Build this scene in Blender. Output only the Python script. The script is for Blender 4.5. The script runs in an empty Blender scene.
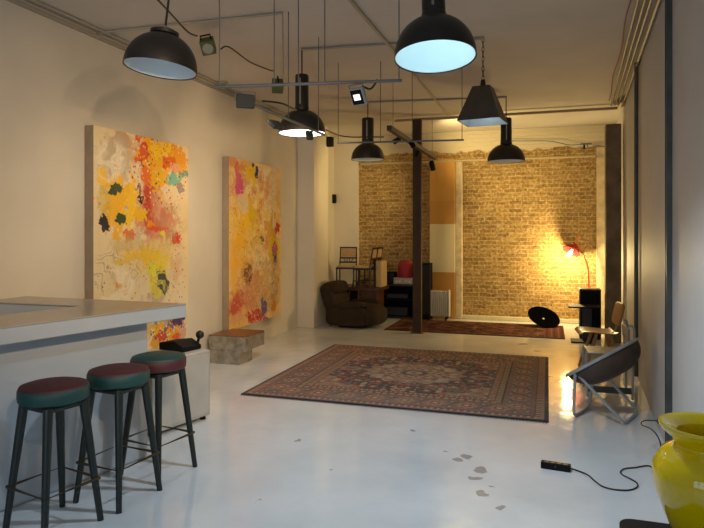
import bpy, bmesh, math, random
import numpy as np
from mathutils import Vector, Matrix, Euler
random.seed(7)
SC = bpy.context.scene
COL = SC.collection
PI = math.pi

# ------------------------------------------------------------------ colours / materials
def lin(c):
    if isinstance(c, str):
        c = c.lstrip('#'); c = tuple(int(c[i:i+2], 16) / 255 for i in (0, 2, 4))
    return tuple((v / 12.92 if v <= .04045 else ((v + .055) / 1.055) ** 2.4) for v in c)

MATS = {}
def mat(name, col, rough=.5, metal=0., var=.0, vscale=8., bump=0., bscale=40., spec=.5, coat=0., trans=0., emit=None, estr=0., ior=1.5, rvar=0.):
    if name in MATS: return MATS[name]
    m = bpy.data.materials.new(name); m.use_nodes = True
    nt = m.node_tree; b = nt.nodes['Principled BSDF']
    c = lin(col)
    b.inputs['Base Color'].default_value = (*c, 1)
    b.inputs['Roughness'].default_value = rough
    b.inputs['Metallic'].default_value = metal
    b.inputs['Specular IOR Level'].default_value = spec
    b.inputs['Coat Weight'].default_value = coat
    b.inputs['Coat Roughness'].default_value = .08
    b.inputs['Transmission Weight'].default_value = trans
    b.inputs['IOR'].default_value = ior
    if emit:
        b.inputs['Emission Color'].default_value = (*lin(emit), 1)
        b.inputs['Emission Strength'].default_value = estr
    tc = nt.nodes.new('ShaderNodeTexCoord')
    if var > 0:
        n = nt.nodes.new('ShaderNodeTexNoise'); n.inputs['Scale'].default_value = vscale; n.inputs['Detail'].default_value = 5
        nt.links.new(tc.outputs['Object'], n.inputs['Vector'])
        r = nt.nodes.new('ShaderNodeValToRGB')
        r.color_ramp.elements[0].position = .3; r.color_ramp.elements[1].position = .7
        r.color_ramp.elements[0].color = (*[max(0, v * (1 - var)) for v in c], 1)
        r.color_ramp.elements[1].color = (*[min(1, v * (1 + var)) for v in c], 1)
        nt.links.new(n.outputs['Fac'], r.inputs['Fac'])
        nt.links.new(r.outputs['Color'], b.inputs['Base Color'])
        if rvar > 0:
            mr = nt.nodes.new('ShaderNodeMapRange')
            mr.inputs['To Min'].default_value = max(.02, rough - rvar); mr.inputs['To Max'].default_value = rough + rvar
            nt.links.new(n.outputs['Fac'], mr.inputs['Value']); nt.links.new(mr.outputs['Result'], b.inputs['Roughness'])
    if bump > 0:
        n2 = nt.nodes.new('ShaderNodeTexNoise'); n2.inputs['Scale'].default_value = bscale; n2.inputs['Detail'].default_value = 4
        nt.links.new(tc.outputs['Object'], n2.inputs['Vector'])
        bp = nt.nodes.new('ShaderNodeBump'); bp.inputs['Strength'].default_value = bump; bp.inputs['Distance'].default_value = .01
        nt.links.new(n2.outputs['Fac'], bp.inputs['Height']); nt.links.new(bp.outputs['Normal'], b.inputs['Normal'])
    MATS[name] = m
    return m

def vcol_mat(name, rough=.6, grain=.25, gscale=300., bump=.3, spec=.3, coat=0.):
    m = bpy.data.materials.new(name); m.use_nodes = True
    nt = m.node_tree; b = nt.nodes['Principled BSDF']
    a = nt.nodes.new('ShaderNodeVertexColor'); a.layer_name = 'pigment'
    tc = nt.nodes.new('ShaderNodeTexCoord')
    n = nt.nodes.new('ShaderNodeTexNoise'); n.inputs['Scale'].default_value = gscale; n.inputs['Detail'].default_value = 3
    nt.links.new(tc.outputs['Object'], n.inputs['Vector'])
    mr = nt.nodes.new('ShaderNodeMapRange'); mr.inputs['From Min'].default_value = .3; mr.inputs['From Max'].default_value = .7
    mr.inputs['To Min'].default_value = 1 - grain; mr.inputs['To Max'].default_value = 1 + grain
    nt.links.new(n.outputs['Fac'], mr.inputs['Value'])
    mx = nt.nodes.new('ShaderNodeVectorMath'); mx.operation = 'SCALE'
    nt.links.new(a.outputs['Color'], mx.inputs[0]); nt.links.new(mr.outputs['Result'], mx.inputs['Scale'])
    nt.links.new(mx.outputs['Vector'], b.inputs['Base Color'])
    b.inputs['Roughness'].default_value = rough; b.inputs['Specular IOR Level'].default_value = spec
    b.inputs['Coat Weight'].default_value = coat
    bp = nt.nodes.new('ShaderNodeBump'); bp.inputs['Strength'].default_value = bump; bp.inputs['Distance'].default_value = .004
    nt.links.new(n.outputs['Fac'], bp.inputs['Height']); nt.links.new(bp.outputs['Normal'], b.inputs['Normal'])
    return m

# ------------------------------------------------------------------ mesh builder
def rotz(a): return Matrix.Rotation(a, 3, 'Z')
def roty(a): return Matrix.Rotation(a, 3, 'Y')
def rotx(a): return Matrix.Rotation(a, 3, 'X')

def smoothpts(pts, k=6, closed=False):
    P = [Vector(p) for p in pts]; n = len(P); out = []
    if k <= 1 or n < 3: return P
    rng = range(n if closed else n - 1)
    for i in rng:
        if closed:
            p0, p1, p2, p3 = P[(i-1) % n], P[i], P[(i+1) % n], P[(i+2) % n]
        else:
            p0, p1, p2, p3 = P[max(i-1, 0)], P[i], P[i+1], P[min(i+2, n-1)]
        for j in range(k):
            t = j / k
            out.append(.5 * ((2*p1) + (p2-p0)*t + (2*p0-5*p1+4*p2-p3)*t*t + (3*p1-p0-3*p2+p3)*t**3))
    if not closed: out.append(P[-1])
    return out

class MB:
    def __init__(s): s.bm = bmesh.new()
    def box(s, c, size, R=None):
        c = Vector(c); h = Vector(size) / 2; vs = []
        for x in (-1, 1):
            for y in (-1, 1):
                for z in (-1, 1):
                    v = Vector((x*h.x, y*h.y, z*h.z))
                    if R is not None: v = R @ v
                    vs.append(s.bm.verts.new(c + v))
        for f in ((0,1,3,2), (4,6,7,5), (0,4,5,1), (2,3,7,6), (0,2,6,4), (1,5,7,3)):
            s.bm.faces.new([vs[i] for i in f])
        return s
    def prism(s, poly, z0, z1, f=None):
        f = f or (lambda x, y, z: Vector((x, y, z)))
        a = [s.bm.verts.new(f(x, y, z0)) for x, y in poly]; b = [s.bm.verts.new(f(x, y, z1)) for x, y in poly]
        n = len(poly)
        for i in range(n): s.bm.faces.new([a[i], a[(i+1) % n], b[(i+1) % n], b[i]])
        s.bm.faces.new(a[::-1]); s.bm.faces.new(b)
        return s
    def tube(s, pts, r, n=8, k=1, closed=False, flat=1.0):
        P = smoothpts(pts, k, closed); N = len(P)
        rings = []; prev = None
        for i, p in enumerate(P):
            if closed: t = P[(i+1) % N] - P[(i-1) % N]
            else: t = P[min(i+1, N-1)] - P[max(i-1, 0)]
            t.normalize()
            if prev is None:
                u = t.orthogonal().normalized() if abs(t.z) > .9 else t.cross(Vector((0, 0, 1))).normalized()
            else:
                u = prev - t * prev.dot(t); u.normalize()
            prev = u; w = t.cross(u)
            rr = r[min(int(i * len(r) / N), len(r)-1)] if isinstance(r, (list, tuple)) else r
            rings.append([s.bm.verts.new(p + (u*math.cos(2*PI*j/n) + w*flat*math.sin(2*PI*j/n)) * rr) for j in range(n)])
        M = N if closed else N - 1
        for i in range(M):
            a, b = rings[i], rings[(i+1) % N]
            for j in range(n): s.bm.faces.new([a[j], a[(j+1) % n], b[(j+1) % n], b[j]])
        if not closed:
            s.bm.faces.new(rings[0][::-1]); s.bm.faces.new(rings[-1])
        return s
    def cone(s, p0, p1, r0, r1, n=14):
        p0, p1 = Vector(p0), Vector(p1); t = (p1-p0).normalized(); u = t.orthogonal().normalized(); w = t.cross(u)
        a = [s.bm.verts.new(p0 + (u*math.cos(2*PI*j/n+PI/n)+w*math.sin(2*PI*j/n+PI/n))*r0) for j in range(n)]
        b = [s.bm.verts.new(p1 + (u*math.cos(2*PI*j/n+PI/n)+w*math.sin(2*PI*j/n+PI/n))*r1) for j in range(n)]
        for j in range(n): s.bm.faces.new([a[j], a[(j+1) % n], b[(j+1) % n], b[j]])
        s.bm.faces.new(a[::-1]); s.bm.faces.new(b)
        return s
    def lathe(s, prof, n=40, c=(0, 0, 0), R=None, closed=False):
        c = Vector(c); rings = []
        for r, z in prof:
            if r < 1e-6:
                v = Vector((0, 0, z)); v = R @ v if R is not None else v
                rings.append([s.bm.verts.new(c + v)])
            else:
                ring = []
                for j in range(n):
                    v = Vector((r*math.cos(2*PI*j/n), r*math.sin(2*PI*j/n), z)); v = R @ v if R is not None else v
                    ring.append(s.bm.verts.new(c + v))
                rings.append(ring)
        L = len(rings)
        for i in range(L if closed else L-1):
            a, b = rings[i], rings[(i+1) % L]
            for j in range(n):
                q = [a[0] if len(a) == 1 else a[j], a[0] if len(a) == 1 else a[(j+1) % n],
                     b[0] if len(b) == 1 else b[(j+1) % n], b[0] if len(b) == 1 else b[j]]
                u = []
                for v in q:
                    if v not in u: u.append(v)
                if len(u) >= 3: s.bm.faces.new(u)
        return s
    def sup(s, c, r, e=.5, R=None, nu=28, nv=16):
        """a rounded cushion: superellipsoid"""
        c = Vector(c); sg = lambda v, p: math.copysign(abs(v)**p, v); rings = []
        for i in range(nv+1):
            ph = -PI/2 + PI*i/nv
            cr, sz = sg(math.cos(ph), e), sg(math.sin(ph), e)
            ring = []
            for j in range(1 if i in (0, nv) else nu):
                th = 2*PI*j/nu
                v = Vector((r[0]*cr*sg(math.cos(th), e), r[1]*cr*sg(math.sin(th), e), r[2]*sz))
                if i in (0, nv): v = Vector((0, 0, r[2]*sz))
                if R is not None: v = R @ v
                ring.append(s.bm.verts.new(c + v))
            rings.append(ring)
        for i in range(nv):
            a, b = rings[i], rings[i+1]
            for j in range(nu):
                q = [a[j % len(a)], a[(j+1) % len(a)], b[(j+1) % len(b)], b[j % len(b)]]; u = []
                for v in q:
                    if v not in u: u.append(v)
                if len(u) >= 3: s.bm.faces.new(u)
        return s
    def build(s, name, m, parent=None, bevel=0., seg=2, smooth=True, loc=None, rot=None):
        bmesh.ops.recalc_face_normals(s.bm, faces=s.bm.faces[:])
        me = bpy.data.meshes.new(name); s.bm.to_mesh(me); s.bm.free()
        if smooth:
            for p in me.polygons: p.use_smooth = True
            me.set_sharp_from_angle(angle=math.radians(38))
        me.materials.append(m)
        o = bpy.data.objects.new(name, me); COL.objects.link(o)
        if parent is not None: o.parent = parent
        if loc is not None: o.location = loc
        if rot is not None: o.rotation_euler = rot
        if bevel > 0:
            b = o.modifiers.new('edge', 'BEVEL'); b.width = bevel; b.segments = seg; b.limit_method = 'ANGLE'; b.angle_limit = math.radians(40)
        return o

def tag(o, label, cat, group=None):
    o['label'] = label; o['category'] = cat
    if group: o['group'] = group
    return o
def thing(name, label, cat, loc=(0, 0, 0), rz=0., group=None, rot=None):
    o = bpy.data.objects.new(name, None); COL.objects.link(o); o.empty_display_size = .1
    o.location = loc; o.rotation_euler = rot if rot else (0, 0, rz)
    return tag(o, label, cat, group)
def struct(o): o['kind'] = 'structure'; return o
def dup(root, loc, rz, label, group=None, rot=None):
    r = root.copy(); COL.objects.link(r); r.location = loc; r.rotation_euler = rot if rot else (0, 0, rz); r['label'] = label
    if group: r['group'] = group
    for ch in list(root.children):
        c = ch.copy(); COL.objects.link(c); c.parent = r
        for g in ch.children:
            d = g.copy(); COL.objects.link(d); d.parent = c
    return r

# ------------------------------------------------------------------ camera (level, frame shifted down)
F, CX, HY, EYE, YAW = 610., 352., 232., 1.6, math.atan(196/610)
CA, SA = math.cos(YAW), math.sin(YAW)
cam = bpy.data.cameras.new('camera'); cam.sensor_width = 36; cam.lens = F/704*36; cam.shift_y = -32/704; cam.clip_start = .05
co = bpy.data.objects.new('camera', cam); COL.objects.link(co); co.location = (0, 0, EYE); co.rotation_euler = (PI/2, 0, YAW)
SC.camera = co
def ray(px, py):
    a = (px-CX)/F
    return a*CA - SA, a*SA + CA, -(py-HY)/F
def on_h(px, py, h=0.):          # the point of that line of sight at height h
    dx, dy, dz = ray(px, py); z = (h-EYE)/dz
    return Vector((dx*z, dy*z, h))
def on_x(px, py, X):
    dx, dy, dz = ray(px, py); z = X/dx
    return Vector((X, dy*z, EYE+dz*z))
def on_y(px, py, Y):
    dx, dy, dz = ray(px, py); z = Y/dy
    return Vector((dx*z, Y, EYE+dz*z))

# ------------------------------------------------------------------ numpy noise and paint
def vnoise(X, Y, seed):
    rs = np.random.RandomState(seed); T = rs.rand(256, 256)
    xi = np.floor(X).astype(int); yi = np.floor(Y).astype(int); fx = X-xi; fy = Y-yi
    fx = fx*fx*(3-2*fx); fy = fy*fy*(3-2*fy)
    g = lambda a, b: T[a % 256, b % 256]
    return (g(xi, yi)*(1-fx)+g(xi+1, yi)*fx)*(1-fy) + (g(xi, yi+1)*(1-fx)+g(xi+1, yi+1)*fx)*fy
def fbm(X, Y, seed, o=4):
    s = 0; a = .5; t = 0
    for i in range(o):
        s = s + a*vnoise(X*2**i+17*i, Y*2**i+31*i, seed+i); t += a; a *= .5
    return s/t
class Paint:
    def __init__(s, W, H, nx, ny, base):
        s.W, s.H, s.nx, s.ny = W, H, nx, ny
        s.U, s.V = np.meshgrid(np.linspace(0, W, nx), np.linspace(0, H, ny))
        s.C = np.zeros((ny, nx, 3)); s.C[:] = lin(base); s.k = 1
    def mix(s, a, col):
        a = np.clip(a, 0, 1)[..., None]; s.C = s.C*(1-a) + np.array(lin(col))*a
    def blob(s, u, v, ru, rv, col, al=1., rough=.5, fs=8., soft=.12, rot=0.):
        s.k += 3
        x, y = s.U-u, s.V-v; c, n = math.cos(rot), math.sin(rot)
        d = np.sqrt(((x*c+y*n)/ru)**2 + ((-x*n+y*c)/rv)**2)
        m = min(ru, rv); f1 = max(fs, .9/m) if soft < .3 else fs; f2 = f1*2.7
        d = d + rough*1.9*(fbm(s.U*f1+s.k, s.V*f1, s.k, 3)-.5) + rough*1.3*(vnoise(s.U*f2+s.k, s.V*f2, s.k+1)-.5)
        s.mix(al*np.clip((1.08-d)/soft, 0, 1), col)
    def lace(s, u, v, ru, rv, col, al=.8, fs=9., w=.02, soft=.3):
        s.k += 3
        d = np.sqrt(((s.U-u)/ru)**2 + ((s.V-v)/rv)**2) + .6*(fbm(s.U*4, s.V*4, s.k+50)-.5)
        n = fbm(s.U*fs*.6, s.V*fs*.6, s.k, 2)
        w = w*1.7; line = np.minimum(np.abs(n-.5), np.minimum(np.abs(n-.40), np.abs(n-.60)))
        s.mix(al*np.clip((1-d)/soft, 0, 1)*np.clip(1-line/w, 0, 1), col)
    def specks(s, u, v, ru, rv, cols, n, r0=.004, r1=.015, seed=0):
        rs = random.Random(seed)
        for i in range(n):
            a = rs.random()*2*PI; q = math.sqrt(rs.random())
            s.spot(u+ru*q*math.cos(a), v+rv*q*math.sin(a), rs.uniform(r0, r1), rs.choice(cols))
    def spot(s, u, v, r, col):
        i0, i1 = int((u-2*r)/s.W*s.nx), int((u+2*r)/s.W*s.nx)+2; j0, j1 = int((v-2*r)/s.H*s.ny), int((v+2*r)/s.H*s.ny)+2
        i0, j0 = max(i0, 0), max(j0, 0)
        if i1 <= i0 or j1 <= j0 or i0 >= s.nx or j0 >= s.ny: return
        x = s.U[j0:j1, i0:i1]-u; y = s.V[j0:j1, i0:i1]-v
        a = np.clip((r*1.15-np.hypot(x, y))/(.4*r), 0, 1)[..., None]
        s.C[j0:j1, i0:i1] = s.C[j0:j1, i0:i1]*(1-a)+np.array(lin(col))*a
def sheet(name, P, place, m, parent):
    """a grid carrying the pigment P; place(u, v) gives the local position"""
    me = bpy.data.meshes.new(name)
    nx, ny = P.nx, P.ny
    vs = [place(P.U[j, i], P.V[j, i]) for j in range(ny) for i in range(nx)]
    fs = [(j*nx+i, j*nx+i+1, (j+1)*nx+i+1, (j+1)*nx+i) for j in range(ny-1) for i in range(nx-1)]
    me.from_pydata(vs, [], fs)
    at = me.color_attributes.new('pigment', 'FLOAT_COLOR', 'POINT')
    rgba = np.ones((ny*nx, 4), dtype=np.float32); rgba[:, :3] = np.clip(P.C, 0, 1).reshape(-1, 3)
    at.data.foreach_set('color', rgba.ravel())
    me.materials.append(m); me.update()
    o = bpy.data.objects.new(name, me); COL.objects.link(o); o.parent = parent
    return o

# ------------------------------------------------------------------ shared materials
M_white = mat('white_bar_paint', '#aeb3b8', .35, var=.03, vscale=3)
M_black = mat('black_enamel', '#1c1a19', .38, var=.15, vscale=12)
M_blackm = mat('black_matt', '#131212', .65, spec=.15)
M_refl = mat('white_enamel_reflector', '#dfe6e8', .75, spec=.15)
M_grey = mat('galvanised_steel', '#74777a', .5, metal=.5, var=.08, vscale=20)
M_conduit = mat('painted_conduit', '#a39888', .5, var=.06)
M_cable = mat('black_cable', '#15130f', .5)
M_wood = mat('plywood', '#a37b48', .45, var=.15, vscale=10)
M_darkwood = mat('dark_wood', '#4a2b18', .42, var=.25, vscale=9)
M_brass = mat('brass', '#8d6b36', .4, metal=.9)

# ------------------------------------------------------------------ THE SETTING
XL, YB, ZC, YF = -4.0, 11.4, 3.46, -2.2
def xr(y): return .84 + .045*(y-5.02)          # the right wall stands 2.6 degrees off the room's axis

def floor_mat():
    m = bpy.data.materials.new('white_epoxy_floor'); m.use_nodes = True; nt = m.node_tree; N = nt.nodes; L = nt.links
    b = N['Principled BSDF']; tc = N.new('ShaderNodeTexCoord')
    n1 = N.new('ShaderNodeTexNoise'); n1.inputs['Scale'].default_value = 1.1; n1.inputs['Detail'].default_value = 6
    n2 = N.new('ShaderNodeTexNoise'); n2.inputs['Scale'].default_value = 2.6; n2.inputs['Detail'].default_value = 8; n2.inputs['Roughness'].default_value = .62
    n3 = N.new('ShaderNodeTexNoise'); n3.inputs['Scale'].default_value = 5; n3.inputs['Detail'].default_value = 5
    for n in (n1, n2, n3): L.new(tc.outputs['Object'], n.inputs['Vector'])
    r1 = N.new('ShaderNodeValToRGB'); r1.color_ramp.elements[0].position = .35; r1.color_ramp.elements[1].position = .65
    r1.color_ramp.elements[0].color = (*lin('#cacdcf'), 1); r1.color_ramp.elements[1].color = (*lin('#dedfdf'), 1)
    L.new(n1.outputs['Fac'], r1.inputs['Fac'])
    r2 = N.new('ShaderNodeValToRGB'); r2.color_ramp.elements[0].position = .71; r2.color_ramp.elements[1].position = .73
    r2.color_ramp.elements[0].color = (0, 0, 0, 1); r2.color_ramp.elements[1].color = (1, 1, 1, 1)
    L.new(n2.outputs['Fac'], r2.inputs['Fac'])
    mx = N.new('ShaderNodeMix'); mx.data_type = 'RGBA'
    L.new(r2.outputs['Color'], mx.inputs[0]); L.new(r1.outputs['Color'], mx.inputs[6]); mx.inputs[7].default_value = (*lin('#8d8d86'), 1)
    L.new(mx.outputs[2], b.inputs['Base Color'])
    mr = N.new('ShaderNodeMapRange'); mr.inputs['To Min'].default_value = .03; mr.inputs['To Max'].default_value = .13
    L.new(n1.outputs['Fac'], mr.inputs['Value']); L.new(mr.outputs['Result'], b.inputs['Roughness'])
    bp = N.new('ShaderNodeBump'); bp.inputs['Strength'].default_value = .22; bp.inputs['Distance'].default_value = .02
    L.new(n3.outputs['Fac'], bp.inputs['Height']); L.new(bp.outputs['Normal'], b.inputs['Normal'])
    b.inputs['Specular IOR Level'].default_value = .9
    # worn-through patches in the coating
    ds = N.new('ShaderNodeVectorMath'); ds.operation = 'MULTIPLY_ADD'; ds.inputs[1].default_value = (.16, .16, 0)
    nz = N.new('ShaderNodeTexNoise'); nz.inputs['Scale'].default_value = 9; nz.inputs['Detail'].default_value = 4
    L.new(tc.outputs['Object'], nz.inputs['Vector']); L.new(nz.outputs['Color'], ds.inputs[0]); L.new(tc.outputs['Object'], ds.inputs[2])
    last = None
    for px, py, r in ((468, 457, .055), (456, 460, .03), (481, 470, .05), (474, 478, .035), (484, 494, .035), (493, 487, .02), (447, 451, .02), (500, 508, .03), (523, 344, .07), (536, 351, .06), (548, 377, .05), (412, 430, .03), (330, 470, .015), (300, 440, .02)):
        p = on_h(px, py)
        dd = N.new('ShaderNodeVectorMath'); dd.operation = 'DISTANCE'; dd.inputs[1].default_value = (p.x+.08, p.y+.08, 0); L.new(ds.outputs[0], dd.inputs[0])
        lt = N.new('ShaderNodeMapRange'); lt.inputs['From Min'].default_value = r; lt.inputs['From Max'].default_value = r*.8; L.new(dd.outputs['Value'], lt.inputs['Value'])
        if last is None: last = lt.outputs['Result']
        else:
            ad = N.new('ShaderNodeMath'); ad.operation = 'MAXIMUM'; L.new(last, ad.inputs[0]); L.new(lt.outputs['Result'], ad.inputs[1]); last = ad.outputs[0]
    m2 = N.new('ShaderNodeMix'); m2.data_type = 'RGBA'; L.new(last, m2.inputs[0]); L.new(mx.outputs[2], m2.inputs[6]); m2.inputs[7].default_value = (*lin('#97989a'), 1)
    L.new(m2.outputs[2], b.inputs['Base Color'])
    return m

def wall_mat(name, col, rough, spots=True, var=.05):
    m = bpy.data.materials.new(name); m.use_nodes = True; nt = m.node_tree; N = nt.nodes; L = nt.links
    b = N['Principled BSDF']; tc = N.new('ShaderNodeTexCoord')
    n1 = N.new('ShaderNodeTexNoise'); n1.inputs['Scale'].default_value = 1.3; n1.inputs['Detail'].default_value = 6
    n2 = N.new('ShaderNodeTexNoise'); n2.inputs['Scale'].default_value = 9; n2.inputs['Detail'].default_value = 3
    for n in (n1, n2): L.new(tc.outputs['Object'], n.inputs['Vector'])
    c = lin(col)
    r1 = N.new('ShaderNodeValToRGB'); r1.color_ramp.elements[0].position = .35; r1.color_ramp.elements[1].position = .65
    r1.color_ramp.elements[0].color = (*[v*(1-var) for v in c], 1); r1.color_ramp.elements[1].color = (*[v*(1+var) for v in c], 1)
    L.new(n1.outputs['Fac'], r1.inputs['Fac']); L.new(r1.outputs['Color'], b.inputs['Base Color'])
    b.inputs['Roughness'].default_value = rough
    bp = N.new('ShaderNodeBump'); bp.inputs['Strength'].default_value = .08; bp.inputs['Distance'].default_value = .02
    L.new(n2.outputs['Fac'], bp.inputs['Height']); L.new(bp.outputs['Normal'], b.inputs['Normal'])
    return m

def brick_mat():
    m = bpy.data.materials.new('old_brick'); m.use_nodes = True; nt = m.node_tree; N = nt.nodes; L = nt.links
    b = N['Principled BSDF']; tc = N.new('ShaderNodeTexCoord')
    sp = N.new('ShaderNodeSeparateXYZ'); L.new(tc.outputs['Object'], sp.inputs[0])
    cb = N.new('ShaderNodeCombineXYZ'); L.new(sp.outputs['X'], cb.inputs['X']); L.new(sp.outputs['Z'], cb.inputs['Y'])
    nw = N.new('ShaderNodeTexNoise'); nw.inputs['Scale'].default_value = 3.5; nw.inputs['Detail'].default_value = 3
    L.new(cb.outputs[0], nw.inputs['Vector'])
    wv = N.new('ShaderNodeVectorMath'); wv.operation = 'MULTIPLY_ADD'; wv.inputs[1].default_value = (.05, .05, 0); L.new(nw.outputs['Color'], wv.inputs[0]); L.new(cb.outputs[0], wv.inputs[2])
    br = N.new('ShaderNodeTexBrick'); br.inputs['Scale'].default_value = 1.
    br.inputs['Brick Width'].default_value = .215; br.inputs['Row Height'].default_value = .073; br.inputs['Mortar Size'].default_value = .009; br.inputs['Mortar Smooth'].default_value = .25; br.inputs['Bias'].default_value = -.1
    br.inputs['Color1'].default_value = (*lin('#a78552'), 1); br.inputs['Color2'].default_value = (*lin('#84653d'), 1); br.inputs['Mortar'].default_value = (*lin('#ae9a6c'), 1)
    L.new(wv.outputs[0], br.inputs['Vector'])
    # worn patches: pale lime and plaster left on the brick
    n1 = N.new('ShaderNodeTexNoise'); n1.inputs['Scale'].default_value = 5; n1.inputs['Detail'].default_value = 8; n1.inputs['Roughness'].default_value = .7
    L.new(cb.outputs[0], n1.inputs['Vector'])
    r1 = N.new('ShaderNodeValToRGB'); r1.color_ramp.elements[0].position = .5; r1.color_ramp.elements[1].position = .72
    L.new(n1.outputs['Fac'], r1.inputs['Fac'])
    r1.color_ramp.elements[1].color = (.6, .6, .6, 1)
    mx = N.new('ShaderNodeMix'); mx.data_type = 'RGBA'; L.new(r1.outputs['Color'], mx.inputs[0]); L.new(br.outputs['Color'], mx.inputs[6]); mx.inputs[7].default_value = (*lin('#c4ad7c'), 1)
    n3 = N.new('ShaderNodeTexNoise'); n3.inputs['Scale'].default_value = 22; n3.inputs['Detail'].default_value = 5
    L.new(cb.outputs[0], n3.inputs['Vector'])
    mr3 = N.new('ShaderNodeMapRange'); mr3.inputs['From Min'].default_value = .3; mr3.inputs['From Max'].default_value = .7; mr3.inputs['To Min'].default_value = .55; mr3.inputs['To Max'].default_value = 1.4
    L.new(n3.outputs['Fac'], mr3.inputs['Value'])
    sc = N.new('ShaderNodeVectorMath'); sc.operation = 'SCALE'; L.new(mx.outputs[2], sc.inputs[0]); L.new(mr3.outputs['Result'], sc.inputs['Scale'])
    # plaster band above a ragged line at about 3.08 m
    n4 = N.new('ShaderNodeTexNoise'); n4.inputs['Scale'].default_value = 4; n4.inputs['Detail'].default_value = 6
    L.new(cb.outputs[0], n4.inputs['Vector'])
    ma = N.new('ShaderNodeMath'); ma.operation = 'MULTIPLY_ADD'; ma.inputs[1].default_value = .22; L.new(n4.outputs['Fac'], ma.inputs[0]); L.new(sp.outputs['Z'], ma.inputs[2])
    gt = N.new('ShaderNodeMapRange'); gt.inputs['From Min'].default_value = 3.19; gt.inputs['From Max'].default_value = 3.22; L.new(ma.outputs[0], gt.inputs['Value'])
    mp = N.new('ShaderNodeMix'); mp.data_type = 'RGBA'; L.new(gt.outputs['Result'], mp.inputs[0]); L.new(sc.outputs['Vector'], mp.inputs[6]); mp.inputs[7].default_value = (*lin('#d6c9ac'), 1)
    L.new(mp.outputs[2], b.inputs['Base Color']); b.inputs['Roughness'].default_value = .85; b.inputs['Specular IOR Level'].default_value = .2
    hs = N.new('ShaderNodeMath'); hs.operation = 'MULTIPLY_ADD'; hs.inputs[1].default_value = -.7; L.new(br.outputs['Fac'], hs.inputs[0]); L.new(n3.outputs['Fac'], hs.inputs[2])
    bp = N.new('ShaderNodeBump'); bp.inputs['Strength'].default_value = .7; bp.inputs['Distance'].default_value = .012
    L.new(hs.outputs[0], bp.inputs['Height']); L.new(bp.outputs['Normal'], b.inputs['Normal'])
    return m

M_wall = wall_mat('cream_plaster', '#d2c8b8', .55)
M_rwall = wall_mat('grey_white_gloss_paint', '#bdbab8', .6)
M_ceil = wall_mat('ceiling_paint', '#c2bab0', .8)
M_brick = brick_mat()
M_concrete = mat('raw_concrete', '#786850', .85, var=.3, vscale=5, bump=.5, bscale=25)

struct(MB().prism([(XL-.2, YF-.2), (1.6, YF-.2), (1.6, YB+.2), (XL-.2, YB+.2)], -.1, 0).build('floor', floor_mat(), smooth=False))
struct(MB().prism([(XL-.2, YF-.2), (1.6, YF-.2), (1.6, YB+.2), (XL-.2, YB+.2)], ZC, ZC+.1).build('ceiling', M_ceil, smooth=False))
struct(MB().box((XL-.1, (YF+YB)/2, ZC/2), (.2, YB-YF+.4, ZC)).build('wall_left', M_wall, smooth=False))
struct(MB().prism([(xr(YF), YF), (xr(YF)+.2, YF), (xr(YB)+.2, YB+.2), (xr(YB), YB+.2)], 0, ZC).build('wall_right', M_rwall, smooth=False))
struct(MB().prism([(XL, YB), (xr(YB), YB), (xr(YB), YB+.2), (XL, YB+.2)], 0, ZC).build('wall_back', M_brick, smooth=False))
# plaster pilaster on the left and the plastered end of the brick wall
w = MB(); w.prism([(-4.0, 9.45), (-3.7, 9.45), (-3.7, 10.15), (-4.0, 10.15)], 0, ZC)
struct(w.build('trim_1', M_wall, bevel=.006, smooth=False))
struct(MB().prism([(-4.0, 11.3), (-3.52, 11.3), (-3.52, YB), (-4.0, YB)], 0, ZC).build('trim_2', M_wall, smooth=False))
# narrow plaster strip at the right end of the brick
struct(MB().prism([(.80, 11.3), (xr(11.3), 11.3), (xr(YB), YB), (.80, YB)], 0, 3.06).build('trim_3', mat('crumbling_plaster', '#c6b492', .85, var=.22, vscale=7, bump=.6, bscale=30), smooth=False))
# ledge at the foot of the brick
struct(MB().box((-.38, 11.35, .035), (2.5, .1, .07)).build('baseboard_back', mat('ledge_paint', '#cbbf9f', .6, var=.1), bevel=.01, smooth=False))
# concrete column standing against the right wall
struct(MB().box((.90, 9.62, 1.58), (.21, .2, 3.16)).build('trim_4', M_concrete, bevel=.015))
# steel channel under the ceiling carried by the post
struct(MB().box((-.70, 9.62, 3.40), (3.32, .05, .035)).build('trim_5', mat('beam_paint', '#9b8a70', .6), smooth=False))
# crumbling pale edge beside the painted pier
struct(MB().box((-1.565, 11.345, 1.46), (.13, .11, 2.92)).build('trim_6', MATS['crumbling_plaster'], bevel=.02))
# cove line along the left wall
struct(MB().box((XL+.018, 4.0, 3.41), (.035, 11.0, .03)).build('trim_7', mat('cove_paint', '#a39a8c', .6), smooth=False))
# front wall with the shop window the daylight comes through (behind the camera)
w = MB()
w.box((XL+.2, YF-.1, ZC/2), (.4, .2, ZC)); w.box((.42, YF-.1, ZC/2), (.2, .2, ZC)); w.box((-1.65, YF-.1, .2), (3.95, .2, .4)); w.box((-1.65, YF-.1, 3.23), (3.95, .2, .46))
struct(w.build('wall_front', M_wall, smooth=False))
w = MB()
for x in (-3.56, -2.3, -1.0, .28): w.box((x, YF-.1, 1.7), (.07, .08, 2.6))
for z in (.43, 2.4, 2.97): w.box((-1.64, YF-.1, z), (3.9, .08, .07))
struct(w.build('window_1', M_blackm, smooth=False))

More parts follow.
